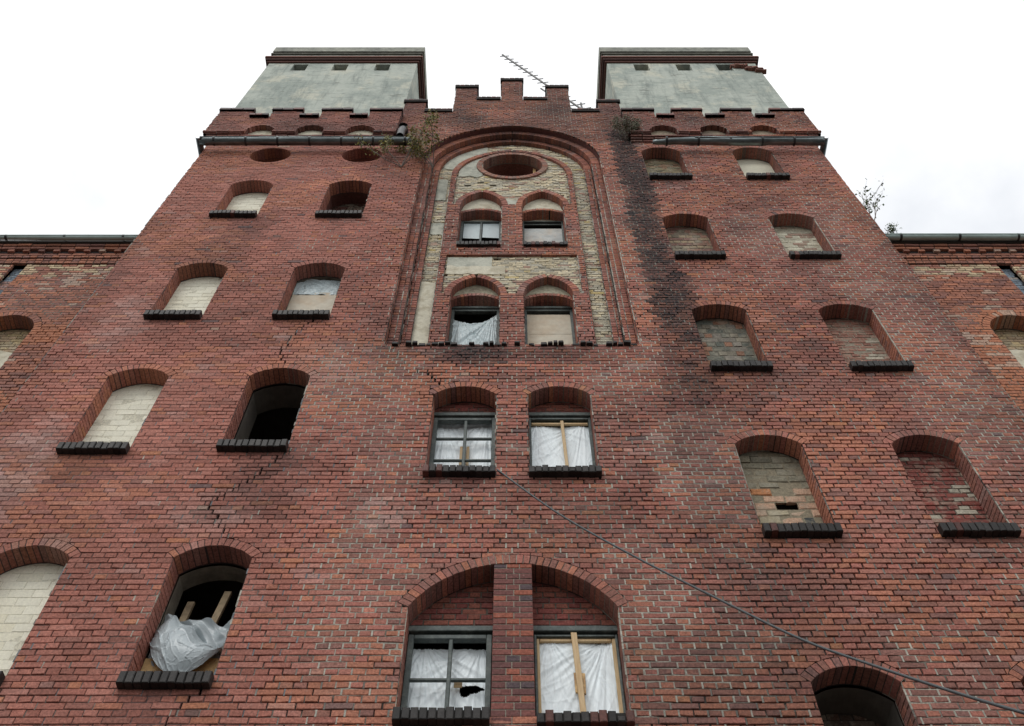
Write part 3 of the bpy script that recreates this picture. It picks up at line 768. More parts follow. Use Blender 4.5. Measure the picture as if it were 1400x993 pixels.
# ---- B2: board below, sagging sheet above
def ridge(n, w_=.05): return math.exp(-(n / w_) ** 2)
def cloth(name, x0, x1, z0, z1, Y, amp, mat, nx=84, nz=100, seed=0., holes=(), top=None, bot=None, parent=None, sag=.0, folds=1.0):
    a = Acc(); idx = {}
    for j in range(nz + 1):
        for i in range(nx + 1):
            u, v = i / nx, j / nz; x = x0 + (x1 - x0) * u
            zt = z1 if top is None else top(u); zb_ = z0 if bot is None else bot(u); z = zb_ + (zt - zb_) * v
            f = math.sin((u * 1.6 + v * 1.1) * 5 + seed) * .4 + noise.noise(Vector((u * 3 + seed, v * 3, seed))) * .9
            rad = abs(noise.noise(Vector((math.atan2(v - 1.05, u - .15) * 7 + seed, seed, 0))))        # creases running from the fixing
            rad2 = abs(noise.noise(Vector((math.atan2(v - 1.05, u - .9) * 8 - seed, seed, 3))))
            cre = 0.
            for (fu, fv, fr, sd_) in ((.12, 1.1, 5., 1), (.9, 1.15, 6., 2), (.5, -.2, 5., 3), (-.3, .4, 4., 4)):
                an__ = math.atan2(v - fv, u - fu); fade = max(0, 1 - math.hypot(u - fu, v - fv) / 1.1)
                cre += ridge(noise.noise(Vector((an__ * fr + seed, seed + sd_, .3 * math.hypot(u - fu, v - fv))))) * fade
            cre += .5 * ridge(noise.noise(Vector((u * 5 + v * 3 + seed, v * 2.2 - u, seed))), .035)
            y = Y - .011 * cre + amp * f * math.sin(PI * u) ** .5 + amp * 1.1 * folds * (rad + rad2 * .8 - .5) - sag * math.sin(PI * u) * math.sin(PI * v)
            idx[i, j] = len(a.v); a.v.append((x, y, z)); a.c.append(NOX)
    for j in range(nz):
        for i in range(nx):
            u, v = (i + .5) / nx, (j + .5) / nz
            if any(((u - h[0]) / h[2]) ** 2 + ((v - h[1]) / h[3]) ** 2 < 1 for h in holes): continue
            a.f.append((idx[i, j], idx[i+1, j], idx[i+1, j+1], idx[i, j+1]))
    o = a.build(name, mat, parent, tint=False, smooth=True); return o
xc, zb, zs, zc = WIN['B2']
m = Acc(); m.box(xc - HWD - .01, xc + HWD + .01, .30, .325, zb - .05, zb + 1.28, (1, 1, 1, 0)); m.build('window_board', M_BOARD, WH)
room(WH, xc - .8, xc + .8, zb - .3, zc + .2, .45, 2.5); tunnel(WH, 'inner_reveal', 'seg', xc, HWD, zb, zs, zc - zs, REV, .45, M_REVEAL)
tag(cloth('plastic_sheet', xc - HWD, xc + HWD, zb + 1.2, zs + .12, .30, .03, M_SHEETG, seed=2.3), 'grey plastic sheet sagging above the stained board in the window second column, third row down', 'plastic sheet')

# ---- B4: crumpled plastic hanging in the open window
xc, zb, zs, zc = WIN['B4']
m = Acc(); m.box(xc - HWD, xc + HWD, .275, .30, zb - .1, zb + .46, (1, 1, 1, 0)); m.build('window_board', M_OSB, WH)
for (a, b, c, d) in ((-.34, -.24, .02, 1.35), (-.06, .12, .05, 1.5)):
    m = Acc(); m.brick([(xc + a - .035, zb), (xc + a + .035, zb), (xc + b + .035, zb + d), (xc + b - .035, zb + d)], .42, .46, .004, (1, 1, 1, 0)); m.build('timber_prop', M_TIMB, WH)
BAGM = sheetmat('crumpled_foil', (.37, .42, .44), .34)
def bagsheet(fy, zl_f, zt_f, nx=110, nz=90, wid=.40):
    a = Acc(); idx = {}
    for j in range(nz + 1):
        for i in range(nx + 1):
            u, v = i / nx, j / nz; x = xc - wid + 2 * wid * u
            z = zl_f(u) + (zt_f(u) - zl_f(u)) * v
            idx[i, j] = len(a.v); a.v.append((x + .012 * noise.noise(Vector((u * 5, v * 5, 9))), fy(u, v), z)); a.c.append(NOX)
    for j in range(nz):
        for i in range(nx): a.f.append((idx[i, j], idx[i+1, j], idx[i+1, j+1], idx[i, j+1]))
    return a
nf = lambda u, v, k, s_: noise.noise(Vector((u * k, v * k, s_)))
a = bagsheet(lambda u, v: .22 - .17 * math.sin(PI * min(1, v * .75 + .12)) * math.sin(PI * u) ** .7 + .16 * max(0, (u * .9 + v * 1.0) - 1.05) + .018 * nf(u, v, 2.2, 1) + .10 * v * v
             - .016 * ridge(nf(u + v * .3, v * .8, 2.4, 11), .04) - .010 * ridge(nf(u * 1.5, v, 4.5, 19), .025) - .007 * ridge(nf(u, v, 9, 23), .03) * (1 - v),
             lambda u: zb + .17 + .46 * abs(2 * (u - .48)) ** 2.2, lambda u: zb + 1.02 - .62 * max(0, u - .15) - .10 * max(0, .12 - u) * 8 + .03 * math.sin(u * 19))
n0 = len(a.v)
b = bagsheet(lambda u, v: .29 + .22 * abs(((u * 1.7 + v * 1.2) % .5) - .25) + .06 * nf(u, v, 5, 7), lambda u: zb + .35, lambda u: zb + 1.02 - .06 * u + .03 * math.sin(u * 13 + 1))
a.v += b.v; a.c += b.c; a.f += [tuple(k + n0 for k in f_) for f_ in b.f]
o = a.build('plastic_sheet', BAGM, None, tint=False, smooth=True)
tag(o, 'crumpled loose plastic sheet bulging like a bag from the open lower left window', 'plastic sheet')

# ---- glazed and sheeted windows
def bar(acc, x0, x1, z0, z1, y0, y1): acc.brick([(x0, z0), (x1, z0), (x1, z1), (x0, z1)], y0, y1, .006, (1, 1, 1, 0))
def frame(parent, x0, x1, z0, z1, Y, lintel=None, mull=(), bars=(), bw=.055, glass=False, mat=M_FRAME):
    f = Acc(); bar(f, x0, x0 + bw, z0, z1, Y, Y + .07); bar(f, x1 - bw, x1, z0, z1, Y, Y + .07); bar(f, x0 + bw + .002, x1 - bw - .002, z1 - bw, z1, Y + .002, Y + .07)
    o = f.build('window_frame', mat, parent)
    if lintel: l = Acc(); bar(l, x0 - .01, x1 + .01, lintel[0] + .01, lintel[1] - .01, Y - .025, Y + .06); l.build('transom', mat, o)
    for mxx in mull: l = Acc(); bar(l, mxx - .02, mxx + .02, z0, z1 - bw, Y + .008, Y + .055); l.build('mullion', mat, o)
    for bz in bars: l = Acc(); bar(l, x0 + bw, x1 - bw, bz - .015, bz + .015, Y + .016, Y + .05); l.build('glazing_bar', mat, o)
    return o
red_m = mst(.009, (.10, .09, .075))
redin = redin_ref[0] = mix([(.20, .06, .05), (.24, .085, .06), (.16, .055, .045)])
# E and F
for n in ('E', 'F'):
    xc, zb, zs, zc = WIN[n]
    infill(WH, xc, HWD, 12.08, zs, zc - zs, REV, redin, red_m, name='brick_infill')
    if n == 'E':
        fr = frame(WH, xc - HWD, xc + HWD, zb - .05, 12.06, .245, (12.07, 12.16), (xc + .015,), (11.18, 11.63))
        m = Acc(); bar(m, xc - .045, xc - .004, zb, 11.55, .335, .36); bar(m, xc + .036, xc + .075, zb, 11.55, .335, .36); m.build('pine_batten', M_PINE, fr)
        o = cloth('plastic_sheet', xc - HWD + .04, xc + HWD - .04, zb - .03, 12.16, .38, .022, M_SHEET, seed=.4)
        tag(o, 'milky plastic sheet behind the six panes of the left middle window, cable below', 'plastic sheet')
    else:
        fr = frame(WH, xc - HWD, xc + HWD, zb - .05, 12.06, .245, (12.07, 12.16), (), (), bw=.035)
        m = Acc(); m.brick([(xc + .045, zb), (xc + .085, zb), (xc + .05, 12.0), (xc + .008, 12.0)], .25, .275, .003, (1, 1, 1, 0)); m.build('pine_batten', M_PINE, fr)
        m = Acc(); bar(m, xc - HWD + .04, xc + HWD - .04, 11.955, 11.995, .28, .31); m.build('pine_batten', M_PINE, fr)
        o = cloth('plastic_sheet', xc - HWD + .02, xc + HWD - .02, zb - .03, 11.96, .335, .022, M_SHEET, seed=4.1)
        tag(o, 'milky plastic sheet behind one thin pine batten, right window of the middle pair', 'plastic sheet')
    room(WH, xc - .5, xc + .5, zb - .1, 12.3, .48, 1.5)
# the wide double window G
arch(WH, 'window_arch', 'seg', .01, 1.055, 8.465, .62, .128, 0, .25)
jac, jmo = Acc(), Acc(); jamb(jac, jmo, -1.045, -1, 7.1, 8.465, 0, REV); jamb(jac, jmo, 1.065, 1, 7.1, 8.465, 0, REV)
jac.build('jamb_bricks', MB, WH, 'stuff'); jmo.build('mortar', MM, WH, 'stuff')
def pierf(x, z, k=1.):
    r = R.random(); b = lerp((.20, .075, .062), (.12, .055, .052), R.random()) if r < .7 else ((.27, .09, .06) if r < .9 else (.085, .06, .065))
    return (*b, .0)
pa, pm = Acc(), Acc()
PX0, PX1 = -.192, .212
for c in range(int(7.0 / CH), int(9.3 / CH)):
    za, zb_ = c * CH, (c + 1) * CH
    top = arch_top('seg', .01, 1.055, 8.465, .62, .2)
    if zb_ > top + .01: zb_ = min(zb_, top)
    if zb_ - za < .03: continue
    ks = (PX0, PX0 + .135, PX0 + .27, PX1) if c % 2 else (PX0, PX0 + R.choice((.19, .21)), PX1)
    for a, b in zip(ks[:-1], ks[1:]):
        o_ = R.uniform(-.002, .002)
        ps = Acc(); l2, h2 = (b - a) / 2 - .005, (zb_ - za) / 2 - .0055
        ps.brick([(-l2, -h2), (l2, -h2), (l2, h2), (-l2, h2)], 0, .1, .003, (1, 1, 1, 0), None, .002)
        picks_o = (ps, (a + b) / 2, (za + zb_) / 2, o_)
        if 'pier' not in globals():
            body = Acc(); body.box(PX0 + .006, PX1 - .006, .006, .34, 7.0, top - .002, (.30, .28, .23, 0)); pier = body.build('window_pier', MM, WH)
        o = link('brick', ps.mesh('brick'), MB, pier); o.location = (picks_o[1], -.002 + o_, picks_o[2]); o.color = pierf(0, 0)
    for side, xj in ((1, PX0), (-1, PX1)):
        for (ya, yb) in (((.105, .33),) if c % 2 else ((.105, .2), (.21, .33))):
            M = (lambda u, d, v, side=side, xj=xj: (xj + side * d, u, v))
            pa.brick([(ya, za + .005), (yb, za + .005), (yb, zb_ - .005), (ya, zb_ - .005)], 0, .005, .002, pierf(0, 0), M, .001)
pa.build('pier_side_bricks', MB, WH, 'stuff')
infill(WH, .01, 1.055, 8.40, 8.465, .62, REV, redin, red_m)
sill(WH, -1.06, PX0 - .002, 7.20, n=11, ragged=.5); sill(WH, PX1 + .002, 1.08, 7.17, n=11, ragged=1.4)
fr = frame(WH, -1.04, -.20, 7.05, 8.33, .245, (8.345, 8.435), (-.61,), (7.79,))
m = Acc(); bar(m, -.56, -.48, 7.74, 7.80, .315, .33); m.build('pine_batten', M_PINE, fr)
def hole(u, v): return None
o = cloth('plastic_sheet', -1.0, -.23, 7.05, 8.26, .39, .028, M_SHEET, seed=7.7, nx=90, nz=110, holes=((.80, .59, .16, .028), (.76, .57, .12, .035), (.72, .55, .07, .04)))
tag(o, 'torn plastic sheet with a leaf-shaped hole behind the bottom left paned window', 'plastic sheet')
fr = frame(WH, .22, 1.06, 7.05, 8.33, .245, (8.345, 8.435), (), (), bw=.025)
m = Acc(); bar(m, .245, .275, 7.05, 8.30, .27, .30); bar(m, 1.0, 1.04, 7.05, 8.30, .27, .30); bar(m, .28, .995, 8.26, 8.30, .272, .30); m.build('pine_batten', M_PINE, fr)
m = Acc(); m.brick([(.645, 7.06), (.70, 7.06), (.65, 8.33), (.59, 8.33)], .215, .235, .003, (1, 1, 1, 0)); m.build('pine_batten', M_PINE, fr)
m = Acc(); m.brick([(.60, 7.62), (.70, 7.60), (.705, 7.84), (.595, 7.85)], .238, .26, .003, (1, 1, 1, 0)); m.build('pine_batten', M_OSB, fr)
o = cloth('plastic_sheet', .26, 1.03, 7.05, 8.27, .315, .026, M_SHEET, seed=9.9)
tag(o, 'milky plastic sheet held by an upright pine plank in the bottom right arched window', 'plastic sheet')
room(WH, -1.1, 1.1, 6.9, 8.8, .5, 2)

# ================================================================== THE TALL POINTED RECESS
def ringspan(r): return lambda x: (NS + math.sqrt(max(0, r * r - (abs(x) + NE) ** 2)), INF)
def above(zs, r, e, xc=0.): return Void(-5, 5, zs, INF, lambda x: ((zs + math.sqrt(max(0, r * r - (abs(x - xc) + e) ** 2))), INF))
b1, b2 = NR - .17, NR - .32
# outer edge ring and two stepped mouldings
def moulding(a_out, a_in, y0, y1, r_in, t, colf):
    ac, mo = Acc(), Acc()
    for s in (-1, 1):
        x0, x1 = sorted((s * a_in, s * a_out))
        wall(ac, mo, x0, x1, NZ - .02, NS, y0, [], colf, mortar_state, depth=y1 - y0, headers_only=True, rg=.002, joint=.009)
        mo.quad([(s * (a_in + .005), y0 + .006, NZ), (s * (a_in + .005), y1, NZ), (s * (a_in + .005), y1, NS), (s * (a_in + .005), y0 + .006, NS)], (.10, .09, .08, .2))
    ac.build('moulding_bricks', MB, WH, 'stuff'); mo.build('mortar', MM, WH, 'stuff')
    a = a_in; h = math.sqrt(r_in ** 2 - NE ** 2)
    arch(WH, 'recess_arch', 'pt', 0, a, NS, h, t, y0, y1 - .01, colf, pitch=.075, jb=.008)
jac, jmo = Acc(), Acc(); jamb(jac, jmo, -NA, -1, NZ, NS, 0, .13); jamb(jac, jmo, NA, 1, NZ, NS, 0, .13); jac.build('jamb_bricks', MB, WH, 'stuff'); jmo.build('mortar', MM, WH, 'stuff')
sof = Acc()
for s in (-1, 1):
    for i in range(30):
        u, v = math.acos(NE / NR) * i / 30, math.acos(NE / NR) * (i + 1) / 30
        P = lambda a_, y_: (s * (NR * math.cos(a_) - NE), y_, NS + NR * math.sin(a_))
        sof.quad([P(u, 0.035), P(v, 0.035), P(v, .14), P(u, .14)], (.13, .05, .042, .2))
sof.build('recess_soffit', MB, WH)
dkm = lambda x, z, k=1.: (lambda c: (c[0] * .95, c[1] * .93, c[2] * .93, c[3] + .04))(redbrick(x, z, .999))
moulding(1.85, 1.68, .13, .26, b1, .165, dkm)
moulding(1.68, 1.53, .26, .36, b2, .145, dkm)
# pale old field round the panel
PR, PE, _ = arch_geom('pt', 1.27, 1.46); PS = 20.79
def palefield(x, z, k=1.):
    return yellowold(x, z)
pale_m = lambda x, z: (.009 + .016 * max(0, sn(x, z, 1.4, 12)), (.33, .31, .25, max(0, sn(x, z, 2.5, 13)) * .6))
ac, mo = Acc(), Acc()
inner = Void(-1.22, 1.22, 0, 23, lambda x: (0, PS + math.sqrt(max(0, (PR - .05) ** 2 - (abs(x) + PE) ** 2))))
wall(ac, mo, -1.56, 1.56, NZ, 23.2, .35, [inner, above(NS, NR - .30, NE)], palefield, pale_m, rg=.006, proud=.007, joint=.015, missp=.004)
# panel
WX, WA, WE_ = .6, .4, .25
UP = dict(z0=17.40, zs=19.20, h=.64); LO = dict(z0=NZ - .02, zs=15.55, h=.57)
ptv = []
for s in (-1, 1):
    for d in (UP, LO): ptv.append(varch('pt', s * WX, WA, d['z0'], d['zs'], d['h'], .12))
OCC = (0.005, 21.34, .645)
def ext(x, d):
    s = 1 if x > 0 else -1
    return arch_top('pt', s * WX, WA, d['zs'], d['h'], x, .12) if abs(x - s * WX) < .52 else d['zs']
lowf = Void(-1.15, 1.15, 15.5, 16.98, lambda x: (max(15.55, ext(x, LO)), 16.98))
upf = Void(-1.15, 1.15, 19.15, 22.4, lambda x: (max(19.2, ext(x, UP)), PS + math.sqrt(max(0, (PR - .12) ** 2 - (abs(x) + PE) ** 2)) + .0))
pa, pm = Acc(), Acc()
PY = .25
wall(pa, pm, -1.27, 1.27, NZ, PS, PY, ptv + [lowf, upf], redbrick, mortar_state, depth=.11)
pa.build('panel_bricks', MB, WH, 'stuff'); pm.build('mortar', MM, WH, 'stuff')
arch(WH, 'panel_arch', 'pt', 0, 1.15, PS, math.sqrt((PR - .12) ** 2 - PE ** 2), .12, PY, .36, redbrick)
# tympanum fields
wall(ac, mo, -1.17, 1.17, 15.50, 17.0, .30, ptv[1::2], palefield, pale_m, rg=.007, proud=.007, joint=.016, missp=.01)
wall(ac, mo, -1.20, 1.20, 19.15, 22.4, .30, ptv[0::2] + [vcirc(OCC[0], OCC[1], OCC[2] + .1), above(PS, PR - .10, PE)], palefield, pale_m, rg=.007, proud=.007, joint=.016, missp=.01)
ac.build('yellow_brick_field', MP, WH, 'stuff'); mo.build('mortar', MM, WH, 'stuff')
# patches of render left on the fields
def patch(x0, x1, z0, z1, Y, seed, top=None, mat=M_CREAM, bot=None):
    a = Acc(); n = 22; P = []; Q = []
    for i in range(n + 1):
        x = x0 + (x1 - x0) * i / n
        lo = z0 + .09 * noise.noise(Vector((x * 6, seed, 0))) + .03 * noise.noise(Vector((x * 21, seed, 0))) if bot is None else bot(x)
        hi = (z1 + .06 * noise.noise(Vector((x * 7, seed, 5)))) if top is None else top(x)
        if hi - lo > .02: P.append((x, lo)); Q.append((x, hi))
    if len(P) > 1: a.poly(P + Q[::-1], Y, Y + .02, (1, 1, 1, 0)); return a.build('render_patch', mat, WH)
M_GREYR = simple('grey_lime_render', (.46, .465, .39), .9, var=.15, scale=14, bump=.2, col2=(.24, .25, .21))
patch(-1.55, -1.27, NZ - .05, 16.1, .335, 1.); patch(-1.53, -1.29, 18.0, 18.5, .336, 8., mat=M_GREYR); patch(-1.54, -1.33, 19.6, 20.7, .336, 9., mat=M_GREYR)
cr_ = lambda r, e, zs: (lambda x: zs + math.sqrt(max(0, r * r - (abs(x) + e) ** 2)))
patch(-1.50, -.55, 20.9, 0, .335, 2., top=cr_(NR - .33, NE, NS), bot=lambda x: max(21.3 - .05 * math.sin(x * 9), PS + math.sqrt(max(0, PR ** 2 - (abs(x) + PE) ** 2)) + .0), mat=M_GREYR)
patch(-1.12, -.62, 20.75, 0, .286, 3., top=cr_(PR - .13, PE, PS), mat=M_GREYR)
patch(-1.13, -.12, 16.30, 16.60, .286, 4.); patch(-1.13, -.35, 16.55, 16.94, .287, 6., mat=M_GREYR)
patch(-.14, .14, 19.2, 19.5, .286, 5., mat=M_GREYR)
# plastered lunettes, inner segmental arches and windows
for s in (-1, 1):
    for kind, d in (('up', UP), ('lo', LO)):
        xc = s * WX; h, zs = d['h'], d['zs']
        arch(WH, 'window_arch', 'pt', xc, WA, zs, h, .12, PY, .40)
        jac, jmo = Acc(), Acc(); jamb(jac, jmo, xc - WA, -1, d['z0'], zs, PY, .62); jamb(jac, jmo, xc + WA, 1, d['z0'], zs, PY, .62)
        jac.build('jamb_bricks', MB, WH, 'stuff'); jmo.build('mortar', MM, WH, 'stuff')
        szs, szc = (19.08, 19.25) if kind == 'up' else (15.57, 15.74)
        arch(WH, 'window_arch', 'seg', xc, WA, szs, szc - szs, .085, .395, .60, jb=.009, pitch=.065)
        lun = Acc(); n = 16; lo = []; hi = []
        for i in range(n + 1):
            x = xc - WA + 2 * WA * i / n; l_ = arch_top('seg', xc, WA, szs, szc - szs, x, .085); t_ = max(l_, arch_top('pt', xc, WA, zs, h, x) + .02)
            lo.append((x, l_)); hi.append((x, t_ + .001))
        lun.poly(lo + hi[::-1], .40, .43, (1, 1, 1, 0)); lun.build('lunette', M_CREAM if kind == 'up' else simple('peeling_cream', (.36, .34, .25), .95, var=.3, scale=18, bump=.6, col2=(.22, .19, .14)), WH)
        # strip of masonry above the frame
        st_ = Acc(); ft = szs + (.03 if kind == 'up' else -.02); st_.box(xc - WA, xc + WA, .60, .64, ft, szc + .15, (1, 1, 1, 0)); st_.build('frame_packing', M_CREAM if (kind == 'up' or s < 0) else M_REVEAL, WH)
        room(WH, xc - .5, xc + .5, d['z0'] - .1, szc + .2, .75, 2.2)
        if kind == 'up' and s < 0:
            fr = frame(WH, xc - WA, xc + WA, 17.42, ft, .56, None, (xc + .0,), (), bw=.05)
            for (xa, xb, zz) in ((xc - .34, xc - .02, 18.40), (xc + .03, xc + .35, 18.43)):
                m = Acc(); m.brick([(xa, zz), (xb, zz - .03), (xb, 19.08), (xa, 19.08)], .60, .606, .001, (1, 1, 1, 0)); m.build('pane', M_SHEETG, fr)
        elif kind == 'up':
            fr = frame(WH, xc - WA, xc + WA, 17.42, ft, .56, None, (), (18.98,), bw=.035)
            m = Acc(); m.box(xc - WA + .03, xc + WA - .03, .61, .62, 17.4, 18.85, (1, 1, 1, 0)); m.build('window_board', simple('pale_streaked_board', (.42, .45, .44), .5, var=.25, scale=7, col2=(.5, .44, .36)), fr)
        elif s < 0:
            fr = frame(WH, xc - WA, xc + WA, NZ - .05, 15.56, .56, (15.56, 15.64), (), (), bw=.05)
            o = cloth('plastic_sheet', xc - .36, xc + .36, NZ - .05, 15.1, .58, .05, M_SHEETG, seed=5.2, nx=70, nz=80, holes=((.26, .52, .17, .022),), top=lambda u: 15.13 + .7 * (u - .40) ** 2, sag=.06)
            tag(o, 'torn grey plastic sheet drooping in the lower left window of the pointed recess', 'plastic sheet')
        else:
            fr = frame(WH, xc - WA, xc + WA, NZ - .05, 15.56, .56, (15.56, 15.64), (), (), bw=.045)
            for (za, zb_) in ((NZ, 14.16), (14.17, 14.82), (14.83, 15.45)):
                m = Acc(); m.box(xc - WA + .04, xc + WA - .04, .60, .62, za, zb_, (1, 1, 1, 0)); m.build('window_board', M_BOARD, fr)
sill(WH, -1.0, -.2, 17.42, Y=PY, proj=.06, n=11, ragged=.2); sill(WH, .2, 1.0, 17.42, Y=PY, proj=.06, n=11, ragged=1)
for o in [o for o in bpy.data.objects if o.name.startswith('window_board')]: pass
# ledge at the foot of the recess: crumbling tarred bricks
body = Acc(); body.box(-1.84, 1.84, .02, .62, NZ - .06, NZ - .012, (.06, .05, .045, 0)); led = body.build('recess_ledge', MM, WH)
xx = -1.85
while xx < 1.80:
    wd_ = R.uniform(.07, .12)
    if R.random() < .72 or -1.6 < xx < -1.2:
        a = Acc(); hh = R.uniform(.025, .05); pr = R.uniform(.01, .07); a.brick([(-wd_ / 2 + .004, -hh + R.uniform(-.012, .012)), (wd_ / 2 - .004, -hh + R.uniform(-.012, .012)), (wd_ / 2 - .01, .012), (-wd_ / 2 + .01, .012)], 0, .15, .008, (1, 1, 1, 0), None, .004)
        o = link('brick', a.mesh('brick'), MT, led); o.location = (xx + wd_ / 2, -pr, NZ); m_ = R.uniform(.6, 1.4); o.color = (.022 * m_, .018 * m_, .017 * m_, 0)
    xx += wd_
# big oculus
ringarch(WH, 'oculus_ring', OCC[0], OCC[1], OCC[2], .12, PY + .01, .46, colf=lambda x, z: (lambda c: (*lerp(c[:3], (.34, .25, .20), R.random() * .6), .1))(redbrick(x, z, .999)))
cyl = Acc()
for k in range(48):
    u, v = 2 * PI * k / 48, 2 * PI * (k + 1) / 48; r = OCC[2] + .01
    f = lambda a_, y_: (OCC[0] + r * math.sin(a_), y_, OCC[1] + r * math.cos(a_))
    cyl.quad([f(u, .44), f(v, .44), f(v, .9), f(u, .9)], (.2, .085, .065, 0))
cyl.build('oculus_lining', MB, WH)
room(WH, -1.1, 1.1, 20.3, 22.3, .9, 3)
m = Acc(); m.box(-.45, .5, .7, .73, 20.75, 21.06, (1, 1, 1, 0)); m.build('window_board', M_OSB, WH)
m = Acc(); m.box(.46, .52, .52, .56, 20.9, 21.9, (1, 1, 1, 0)); m.build('timber_post', M_OSB, WH)

# ================================================================== PARAPETS
def coping(parent, x0, x1, zt, Y0, Y1, hh=.08, L_=.2, rows=1, over=.05, name='coping', ragged=.0):
    body = Acc(); body.box(x0 + .01, x1 - .01, Y0 - over + .012, Y1, zt - hh * rows + .004, zt - .01, (.03, .028, .026, 0)); o = body.build(name, MM, parent)
    n = max(2, round((x1 - x0) / L_)); w_ = (x1 - x0) / n
    for r_ in range(rows):
        for i in range(n):
            if ragged and R.random() < ragged * .3: continue
            a = Acc(); a.brick([(-w_ / 2 + .005, -hh / 2 + .004), (w_ / 2 - .005, -hh / 2 + .004), (w_ / 2 - .005, hh / 2 - .002 + R.uniform(-.01, .008)), (-w_ / 2 + .005, hh / 2 - .002 + R.uniform(-.008, .01))], 0, .1, .006, (1, 1, 1, 0), None, .002)
            b = link('brick', a.mesh('brick'), MT, o); b.location = (x0 + (i + .5) * w_, Y0 - over + .018 * r_ + R.uniform(-.004, .004), zt - hh / 2 - r_ * hh)
            m_ = R.uniform(.6, 1.5); b.color = ((.045, .028, .026, 0) if R.random() < .7 else (.12, .045, .036, 0)); b.color = (b.color[0] * m_, b.color[1] * m_, b.color[2] * m_, 0)
    return o
core = Acc()
for a, b, z in STEPS:
    for s in ((-1, 1) if a > 0 else (1,)):
        x0, x1 = (a, b) if a < 0 else sorted((s * a, s * b))
        core.box(x0 + .004, x1 - .004, .02, .36, 23.3, z - .15, (.17, .065, .05, .3))
        coping(WH, x0 - (.035 if a in (2.08, .87, -.27) else -.0), x1 + (.035 if a in (2.08, .87, -.27) else 0), z, 0, .38, rows=2, L_=.13)
core.build('crown_core', MB, WH)
for s in (-1, 1):
    PYY = -.14
    ac, mo = Acc(), Acc()
    gaps = [vrect(*sorted((s * a, s * b)), 23.27, INF) for a, b in ((3.30, 3.72), (4.42, 4.87), (5.57, 6.01))]
    blind = [varch('pt', s * c, .295, 21.9, 22.42, .33, .0) for c in (3.365, 4.48, 5.59)]
    x0, x1 = sorted((s * 2.56, s * 6.80))
    wall(ac, mo, x0, x1, ZW, 23.75, PYY, gaps + blind, redbrick, mortar_state, depth=.13)
    ac.build('parapet_bricks', MB, WH, 'stuff'); mo.build('mortar', MM, WH, 'stuff')
    co = Acc(); xs = [2.56, 3.30, 3.72, 4.42, 4.87, 5.57, 6.01, 6.80]
    for i, (a, b) in enumerate(zip(xs[:-1], xs[1:])):
        zt = 23.75 if i % 2 == 0 else 23.27
        co.box(*sorted((s * a, s * b)), -.115, -.03, 22.82, zt - .004, (.15, .06, .048, .3))
        if i % 2 == 0: coping(WH, *sorted((s * (a - .02), s * (b + .02))), 23.84, PYY, .0, hh=.12, L_=.24, name='merlon_coping')
        else: coping(WH, *sorted((s * (a + .0), s * (b + .0))), 23.36, PYY - .03, .0, hh=.12, L_=.15, name='crenel_coping', ragged=.0)
    for (a, b) in ((2.56, 3.07), (3.66, 4.185), (4.775, 5.295), (5.885, 6.80)): co.box(*sorted((s * a, s * b)), -.115, -.02, ZW, 22.82, (.15, .06, .048, .3))
    co.box(*sorted((s * 6.735, s * 6.79)), -.115, .9, ZW, 23.74, (.17, .065, .05, .3))
    co.build('parapet_core', MB, WH)
    # string course, blind-arch backs and the corbelled courses under the parapet
    for (a, b) in ((2.56, 3.06), (3.67, 4.18), (4.78, 5.29), (5.89, 6.82)):
        st_, sm = Acc(), Acc(); wall(st_, sm, *sorted((s * a, s * b)), 22.252, 22.252 + .075, PYY - .03, [], redbrick, mortar_state, depth=.05, zbase=22.252); st_.build('string_course', MB, WH, 'stuff')
    for c in (3.365, 4.48, 5.59):
        l_ = Acc(); l_.box(s * c - .31, s * c + .31, -.012, .0, 22.0, 22.81, (1, 1, 1, 0)); l_.build('blind_arch_field', M_CREAM if s < 0 else M_OLDP, WH)
        arch(WH, 'blind_arch', 'pt', s * c, .295, 22.42, .33, .002 + .0, -.10, -.055, redbrick) if False else None
    for k, (z, y) in enumerate(((ZW - .077, -.105), (ZW - .154, -.07), (ZW - .231, -.035))):
        ck_, cm = Acc(), Acc(); wall(ck_, cm, *sorted((s * 2.60, s * (6.63 - y * 1.0))), z, z + .077, y, [], redbrick, mst(.012, (.06, .05, .045)), depth=abs(y) + .02, zbase=z); ck_.build('corbel_course', MB, WH, 'stuff')

